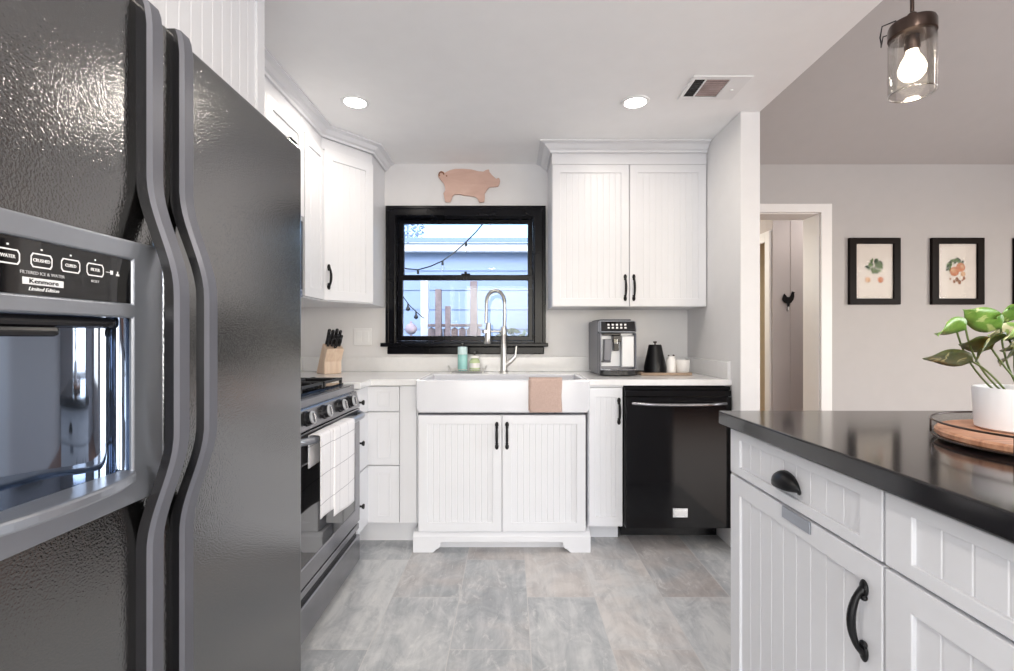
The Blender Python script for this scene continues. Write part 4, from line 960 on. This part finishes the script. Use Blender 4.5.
obj('clasp', MB().ball((-0.016, -0.006, 0.106), 0.0055, 6).ball((0.014, -0.006, 0.106), 0.007, 6).tube([(-0.016, -0.006, 0.104), (-0.02, -0.012, 0.09), (-0.024, -0.012, 0.085)], 0.0012, 6), 'bronze', jr, smooth=50)
obj('lid', MB().lathe([(0.0225, 0.1005), (0.0225, 0.104), (0, 0.106)], n=24), 'ceram', jr, smooth=40)
cu = thing('cup', 'plain white ceramic cup on the right end of the wooden tray', 'cup', (1.043, 2.93, TT))
obj('body', MB().lathe([(0, 0), (0.034, 0), (0.037, 0.004), (0.041, 0.080), (0.0385, 0.080), (0.034, 0.008), (0, 0.008)], n=32), 'ceram', cu, smooth=40)

# ------------------------------------------------------------------ knife block
KB = (-1.140, 3.05, CT + 0.0005)
kb = thing('knife_block', 'pale beech knife block in the corner of the worktop', 'knife block', KB, R(45))
prof = [(0.06, 0.0), (-0.035, 0.188), (-0.098, 0.152), (-0.062, 0.075), (-0.062, 0.0)]
obj('block', MB().prism(prof, -0.055, 0.055, 'x'), 'beech', kb, bevel=0.004)
kdir = Vector((0, -0.451, 0.892)); kn = Vector((0, 0.868, 0.496)).normalized()
rotk = Matrix.Rotation(R(45), 3, 'Z')
def knife(u, s, L, lab):
    # u across, s along slot face 0..1 from back to front
    p = Vector((u, -0.035 - 0.063 * s, 0.188 - 0.036 * s))
    w = Vector(KB) + rotk @ p; d = rotk @ kdir
    mb = MB(); sdv = rotk @ Vector((1, 0, 0)); nv = d.cross(sdv).normalized()
    pts = []; rr = []
    for t, r_ in ((0.0015, 0.0085), (0.012, 0.0095), (0.35 * L, 0.0085), (0.7 * L, 0.0105), (0.93 * L, 0.011), (L, 0.0065)):
        pts.append(d * t); rr.append(r_)
    mb.tube(pts, rr, 10, flat=0.75)
    o = obj('kitchen_knife', mb, 'bplast', smooth=60); o.location = w
    return fin(o, lab, 'knife', 'knives in the block')
ks = [(-0.036, 0.16, 0.105, 'black knife handle at the upper left of the knife block'), (-0.012, 0.16, 0.100, 'black knife handle in the upper row, second from left of the block'), (0.012, 0.16, 0.108, 'black knife handle in the upper row, second from right of the block'), (0.036, 0.16, 0.098, 'black knife handle at the upper right of the knife block'),
      (-0.036, 0.50, 0.082, 'shorter black knife handle at the left of the middle block row'), (-0.012, 0.50, 0.080, 'shorter black knife handle, second from left in the middle block row'), (0.012, 0.50, 0.084, 'shorter black knife handle, second from right in the middle block row'), (0.036, 0.50, 0.078, 'shorter black knife handle at the right of the middle block row')]
for k in ks: knife(*k)
p = Vector(KB) + rotk @ Vector((0, -0.035 - 0.063 * 0.84, 0.188 - 0.036 * 0.84)); d = rotk @ kdir; sdv = rotk @ Vector((1, 0, 0))
mb = MB()
for e in (-1, 1):
    c_ = d * 0.045 + sdv * (0.017 * e)
    mb.tube([c_ + d * 0.026 * math.cos(2 * PI * i / 16) + sdv * 0.0135 * math.sin(2 * PI * i / 16) for i in range(16)], 0.0038, 8, closed=True)
    mb.tube([d * 0.002 + sdv * 0.002 * e, d * 0.022 + sdv * 0.012 * e], 0.004, 8)
o = obj('scissors', mb, 'bplast', smooth=60); o.location = p
fin(o, 'black-handled kitchen scissors in the front slot of the knife block', 'scissors')
sp = thing('switch_plate', 'square white double wall plate left of the window', 'wall plate', (-0.985, BW - 0.0005, 1.138))
obj('plate', MB().box(-0.060, 0.060, -0.006, 0, -0.058, 0.058), 'plast', sp, bevel=0.003)
for xx in (-0.024, 0.024): obj('rocker', MB().box(xx - 0.0165, xx + 0.0165, -0.0085, -0.0062, -0.034, 0.034), 'plast', sp, bevel=0.001)

# ------------------------------------------------------------------ wooden pig
pgo = [(105, 215), (112, 178), (128, 156), (152, 148), (178, 160), (192, 172), (215, 158), (260, 138), (320, 122), (420, 121), (530, 130), (620, 153), (680, 156), (700, 142), (720, 133), (748, 130), (758, 165), (790, 205), (832, 242), (845, 248), (866, 234), (882, 245), (889, 272), (880, 312), (862, 342), (800, 350), (752, 352), (715, 400), (695, 432), (695, 480), (688, 538), (625, 545), (612, 508), (582, 478), (530, 465), (430, 456), (370, 440), (312, 445), (288, 465), (272, 512), (258, 540), (196, 540), (184, 480), (174, 430), (198, 390), (188, 335), (170, 295), (132, 255)]
sc_ = BW / F / 12.675
pts = [((x / 12.675 + 430 - VPX) * BW / F, EYE - (y / 12.675 + 160 - VPY) * BW / F) for x, y in pgo]
cxp = sum(p_[0] for p_ in pts) / len(pts); czp = sum(p_[1] for p_ in pts) / len(pts)
pg = thing('pig_cutout', 'pink wooden pig silhouette mounted on the wall above the window', 'wall decoration', (cxp, BW - 0.001, czp))
obj('body', MB().prism([(a_ - cxp, b_ - czp) for a_, b_ in pts], -0.016, 0, 'y'), 'pig', pg, bevel=0.002)
def pp(x, y): return ((x / 12.675 + 430 - VPX) * BW / F - cxp, EYE - (y / 12.675 + 160 - VPY) * BW / F - czp)
tx, tz = pp(150, 195)
obj('tail_curl', MB().tube([(tx + 0.016 * math.cos(R(a_)), -0.020, tz + 0.016 * math.sin(R(a_))) for a_ in range(0, 230, 20)], 0.0042, 8), 'inkbrown', pg, smooth=60)
ex, ez = pp(215, 213)
obj('peg_hole', MB().lathe([(0.005, -0.0), (0.005, 0.002)], (ex, -0.0165, ez), 12, mat=Matrix.Rotation(R(90), 4, 'X')), 'inkbrown', pg)

# ------------------------------------------------------------------ framed prints and rooster hook
def leafshape(mb, x, z, L, w, ang_, y=0.0, mi=0):
    c_, s__ = math.cos(ang_), math.sin(ang_); pts = []
    for i in range(7): t = i / 6; pts.append((L * t, w * math.sin(PI * t) ** 0.8 * 0.5))
    for i in range(5, 0, -1): t = i / 6; pts.append((L * t, -w * math.sin(PI * t) ** 0.8 * 0.5))
    mb.f([mb.v(x + a_ * c_ - b_ * s__, y, z + a_ * s__ + b_ * c_) for a_, b_ in pts], mi)
def disc(mb, x, z, r, y=0.0, e=1.0, mi=0): mb.f([mb.v(x + r * math.cos(2 * PI * i / 20), y, z + r * e * math.sin(2 * PI * i / 20)) for i in range(20)], mi)
def picture(x0, x1, label, kind):
    z0, z1 = 1.374, 1.860; xc, zc = (x0 + x1) / 2, (z0 + z1) / 2; w, h = (x1 - x0) / 2, (z1 - z0) / 2
    t = thing('framed_print', label, 'picture', (xc, DY - 0.0005, zc), 0, 'framed botanical prints')
    obj('frame', MB().plate([-w, -w + 0.052, w - 0.050, w], [-h, -h + 0.044, h - 0.044, h], -0.024, 0, {(1, 1)}), 'frame', t, bevel=0.003)
    p_ = obj('print', MB().box(-w + 0.05, w - 0.045, -0.010, -0.001, -h + 0.04, h - 0.04), 'paper', t)
    Y = -0.0108; rn = random.Random(kind)
    def art(nm, mb, m_): obj(nm, mb, m_, p_)
    if kind == 1:
        mb = MB(); mc = MB()
        for i in range(60):
            a_ = rn.uniform(0, 2 * PI); r_ = rn.uniform(0.004, 0.046)
            leafshape(mb if i % 3 else mc, 0.002 + r_ * math.cos(a_) * 1.0, 0.035 + r_ * math.sin(a_) * 0.8, rn.uniform(0.022, 0.034), 0.014, a_ + rn.uniform(-.6, .6), Y - 0.00005 * i)
        art('leaf_drawing', mb, 'inkgreen'); art('dark_leaf_drawing', mc, 'inkdark')
        mb = MB(); disc(mb, -0.046, -0.062, 0.021, Y); art('pale_fruit_drawing', mb, 'peach')
        mb = MB(); disc(mb, 0.047, -0.062, 0.022, Y); disc(mb, 0.055, -0.058, 0.009, Y - 0.0003); art('fruit_drawing', mb, 'orange')
    elif kind == 2:
        mb = MB(); mc = MB()
        for i in range(22):
            a_ = PI * (0.15 + 1.0 * i / 21); leafshape(mb if i % 2 else mc, -0.005 + 0.055 * math.cos(a_), 0.02 + 0.058 * math.sin(a_), rn.uniform(0.028, 0.04), 0.017, a_ + 1.57 + rn.uniform(-.9, .9), Y - 0.0001 * i)
        art('leaf_drawing', mb, 'inkdark'); art('light_leaf_drawing', mc, 'inkgreen')
        mb = MB(); disc(mb, 0.024, 0.028, 0.033, Y - 0.003); disc(mb, -0.022, -0.002, 0.034, Y - 0.0035); art('peach_drawing', mb, 'orange')
        mb = MB(); disc(mb, 0.042, -0.02, 0.018, Y - 0.0025); disc(mb, 0.034, 0.036, 0.013, Y - 0.0034); disc(mb, -0.03, 0.006, 0.014, Y - 0.0039); art('peach_highlight', mb, 'peach')
        mb = MB()
        for i, (a_, b_) in enumerate(((-0.05, -0.055), (-0.02, -0.075), (0.018, -0.08), (0.04, -0.065), (0.052, -0.05), (0.0, -0.06))): disc(mb, a_, b_, 0.007 + 0.003 * (i % 3), Y, 1.3)
        art('seed_drawing', mb, 'inkbrown')
    else:
        mb = MB()
        for i in range(18):
            a_ = rn.uniform(0, 2 * PI); leafshape(mb, 0.03 * math.cos(a_), 0.03 * math.sin(a_), 0.035, 0.015, a_, Y - 0.0001 * i)
        art('leaf_drawing', mb, 'inkgreen'); mb = MB(); disc(mb, 0.0, -0.06, 0.024, Y); art('fruit_drawing', mb, 'orange')
    obj('glazing', MB().box(-w + 0.052, w - 0.047, -0.0185, -0.0165, -h + 0.042, h - 0.042), 'picglass', t)
    return t
picture(2.470, 2.843, 'black framed fruit print with two separate pale fruits, nearest the doorway', 1)
picture(3.070, 3.453, 'black framed print of clustered peaches, above the planter', 2)
picture(3.675, 4.065, 'black framed print cut off by the right edge of the photo', 3)
rh = [(-0.055, 0.02), (-0.045, 0.055), (-0.035, 0.072), (-0.025, 0.06), (-0.012, 0.042), (0.010, 0.040), (0.022, 0.055), (0.030, 0.080), (0.040, 0.092), (0.046, 0.084), (0.058, 0.082), (0.050, 0.070), (0.052, 0.045), (0.045, 0.018), (0.028, -0.008), (0.012, -0.016), (0.008, -0.045), (-0.006, -0.045), (-0.010, -0.018), (-0.035, -0.010)]
hk = thing('rooster_hook', 'black iron rooster wall hook on the hallway panelling', 'hook', (2.462, HY - 0.0045, 1.452))
obj('rooster', MB().prism(rh, -0.010, 0, 'y'), 'blk', hk, bevel=0.002)
obj('hook', MB().tube([(0.0, -0.006, -0.045), (-0.005, -0.012, -0.075), (-0.018, -0.030, -0.088), (-0.034, -0.045, -0.080), (-0.040, -0.050, -0.062)], 0.0045, 8), 'steel', hk, smooth=60)

# ------------------------------------------------------------------ outside the sink window
struct('ground', MB().box(-9, 9, 3.6, 16, -0.5, -0.42), 'ground')
nh = thing('neighbour_house', 'pale blue sided house with white fascia seen through the window', 'house', (0, 7.0, -0.42))
mb = MB(); z = 0.0
while z < 2.75:
    mb.prism([(-0.018, z), (-0.004, z + 0.28), (0.02, z + 0.28), (0.02, z)], -7, 6, 'x'); z += 0.28
obj('siding', mb, 'house', nh)
obj('fascia', MB().box(-7, 6, -0.15, -0.12, 2.775, 2.892).box(-7, 6, -0.12, 0.02, 2.775, 2.80), 'ewhite', nh)
obj('roof', MB().prism([(-0.19, 2.893), (3.2, 3.60), (3.2, 3.66), (-0.19, 2.908)], -7.2, 6.2, 'x'), 'roof', nh)
def post(name, lab, cat, x0, x1, y, z1, m_, dpt=0.09, grp=None):
    o = obj(name, MB().box(-(x1 - x0) / 2, (x1 - x0) / 2, 0, dpt, -0.42, z1), m_, bevel=0.004)
    o.location = ((x0 + x1) / 2, y, 0); return fin(o, lab, cat, grp)
q = lambda x, y, d: px(x, y, d)
post('porch_post', 'white square post outside the left part of the window', 'post', q(420.5, 0, 5.6).x, q(428, 0, 5.6).x, 5.6, q(0, 275, 5.6).z, 'ewhite', 0.09)
post('fence_post', 'tallest brown fence post right of the white porch post', 'post', q(435, 0, 5.2).x, q(441, 0, 5.2).x, 5.2, q(0, 289, 5.2).z, 'fence', 0.07)
post('fence_post', 'short brown fence post between the two taller ones', 'post', q(445, 0, 5.2).x, q(450, 0, 5.2).x, 5.2, q(0, 306, 5.2).z, 'fence', 0.07)
post('fence_post', 'wide brown fence post behind the faucet', 'post', q(470, 0, 5.1).x, q(477, 0, 5.1).x, 5.1, q(0, 281, 5.1).z, 'fence', 0.08)
fn_ = thing('garden_fence', 'weathered wooden garden fence low outside the window', 'fence', (0, 5.35, -0.42))
fx0, fx1 = q(428, 0, 5.35).x, q(482, 0, 5.35).x; fz = q(0, 324, 5.35).z + 0.42
obj('top_rail', MB().box(fx0, fx1, -0.03, 0.05, fz - 0.03, fz), 'fence', fn_, bevel=0.004)
k = 0; xx = fx0
while xx < fx1 - 0.05:
    obj('picket', MB().prism([(xx, 0), (xx + 0.075, 0), (xx + 0.075, fz - 0.06), (xx + 0.0375, fz - 0.032), (xx, fz - 0.06)], 0.0, 0.02, 'y'), 'fence', fn_); xx += 0.085
bc = px(411, 329, 5.0)
o = obj('garden_lantern', MB().ball((0, 0, 0), 0.062, 10, (1, 1, 0.95)).tube([(0, 0, 0.058), (0, 0, 0.08)], 0.012, 8).tube([(0, 0, -0.06), (0, 0, -0.42 - bc.z)], 0.012, 8), 'pinkball', smooth=50); o.location = bc
fin(o, 'pale pink round garden ornament at the lower left of the window', 'ornament')
sl = thing('string_lights', 'outdoor string of hanging bulbs sweeping across the upper window pane', 'string lights', (0, 4.6, 0))
SLP = [(380, 262), (406.8, 268.8), (418, 269.8), (430, 266.5), (442.5, 261), (455, 252), (466, 242), (476, 232), (490, 215), (505, 190)]
def qq(p_, d=4.6): v = px(*p_, d); return (v.x, 0, v.z)
obj('cable', MB().tube([(-1.36, -1.207, 2.2), (-1.42, -0.6, 1.98)] + [qq(p_) for p_ in SLP] + [(0.30, -0.5, 2.45), (0.62, -1.212, 2.2)], 0.006, 6), 'bplast', sl, smooth=60)
obj('wall_hook', MB().box(0.60, 0.64, -1.2105, -1.195, 2.17, 2.23), 'bplast', sl)
def slbulb(p_, par):
    x, y, z = qq(p_)
    obj('bulb_socket', MB().lathe([(0.010, 0.0), (0.012, -0.035), (0.010, -0.040)], (x, 0, z), 10), 'bplast', par, smooth=40)
    obj('bulb', MB().lathe([(0.008, -0.0402), (0.022, -0.065), (0.022, -0.080), (0.010, -0.098), (0, -0.10)], (x, 0, z), 12, cap=False), 'jar', par, smooth=60)
for p_ in ((418, 269.8), (442.5, 261), (466, 242), (490, 215), (395, 266.5)): slbulb(p_, sl)
sl2 = thing('string_lights', 'short drooping bulb string at the lower left window corner', 'string lights', (0, 4.9, 0))
SL2 = [(398, 285), (404, 298), (410, 306), (416, 311.5), (422, 317), (421, 318)]
def qq2(p_): v = px(*p_, 4.9); return (v.x, 0, v.z)
obj('cable', MB().tube([qq2(p_) for p_ in SL2[:5]] + [(-0.991, 0.695, 1.36)], 0.005, 6), 'bplast', sl2, smooth=60)
for p_ in ((408, 303.5), (416, 311.5)):
    x, y, z = qq2(p_); obj('bulb', MB().lathe([(0.008, 0.0), (0.010, -0.03), (0.022, -0.05), (0.022, -0.066), (0, -0.08)], (x, 0, z), 12), 'bplast', sl2, smooth=50)
def bush(label, x0, x1, y, z0, z1, n_, seed, name='shrub', mat='hedge', ls=0.05):
    rn = random.Random(seed); mb = MB()
    for i in range(n_):
        c_ = Vector((rn.uniform(x0, x1), y + rn.uniform(-0.12, 0.12), rn.uniform(z0, z1)))
        a_, b_ = rn.uniform(0, 2 * PI), rn.uniform(-1, 1); u = Vector((math.cos(a_), math.sin(a_) * 0.6, b_)).normalized(); w_ = u.cross(Vector((rn.random(), rn.random(), rn.random()))).normalized()
        mb.f([mb.v(*(c_ + u * ls)), mb.v(*(c_ + w_ * ls * 0.5)), mb.v(*(c_ - u * ls)), mb.v(*(c_ - w_ * ls * 0.5))])
    mb.tube([((x0 + x1) / 2, y, -0.42), ((x0 + x1) / 2, y, z1 - 0.05)], 0.03, 6)
    return fin(obj(name, mb, mat), label, 'shrub' if name == 'shrub' else 'tree')
h0, h1 = q(498, 0, 5.3), q(560, 0, 5.3)
bush('low green shrub outside the lower right of the window', h0.x, h1.x, 5.3, 0.6, q(0, 330, 5.3).z, 500, 3)
t0, t1 = q(392, 0, 10.6).x, q(424, 0, 10.6).x
bush('bare pale tree top above the neighbouring roof, upper left of window', t0, t1, 10.6, q(0, 240, 10.6).z, q(0, 214, 10.6).z, 260, 5, 'garden_tree', 'house', 0.045)
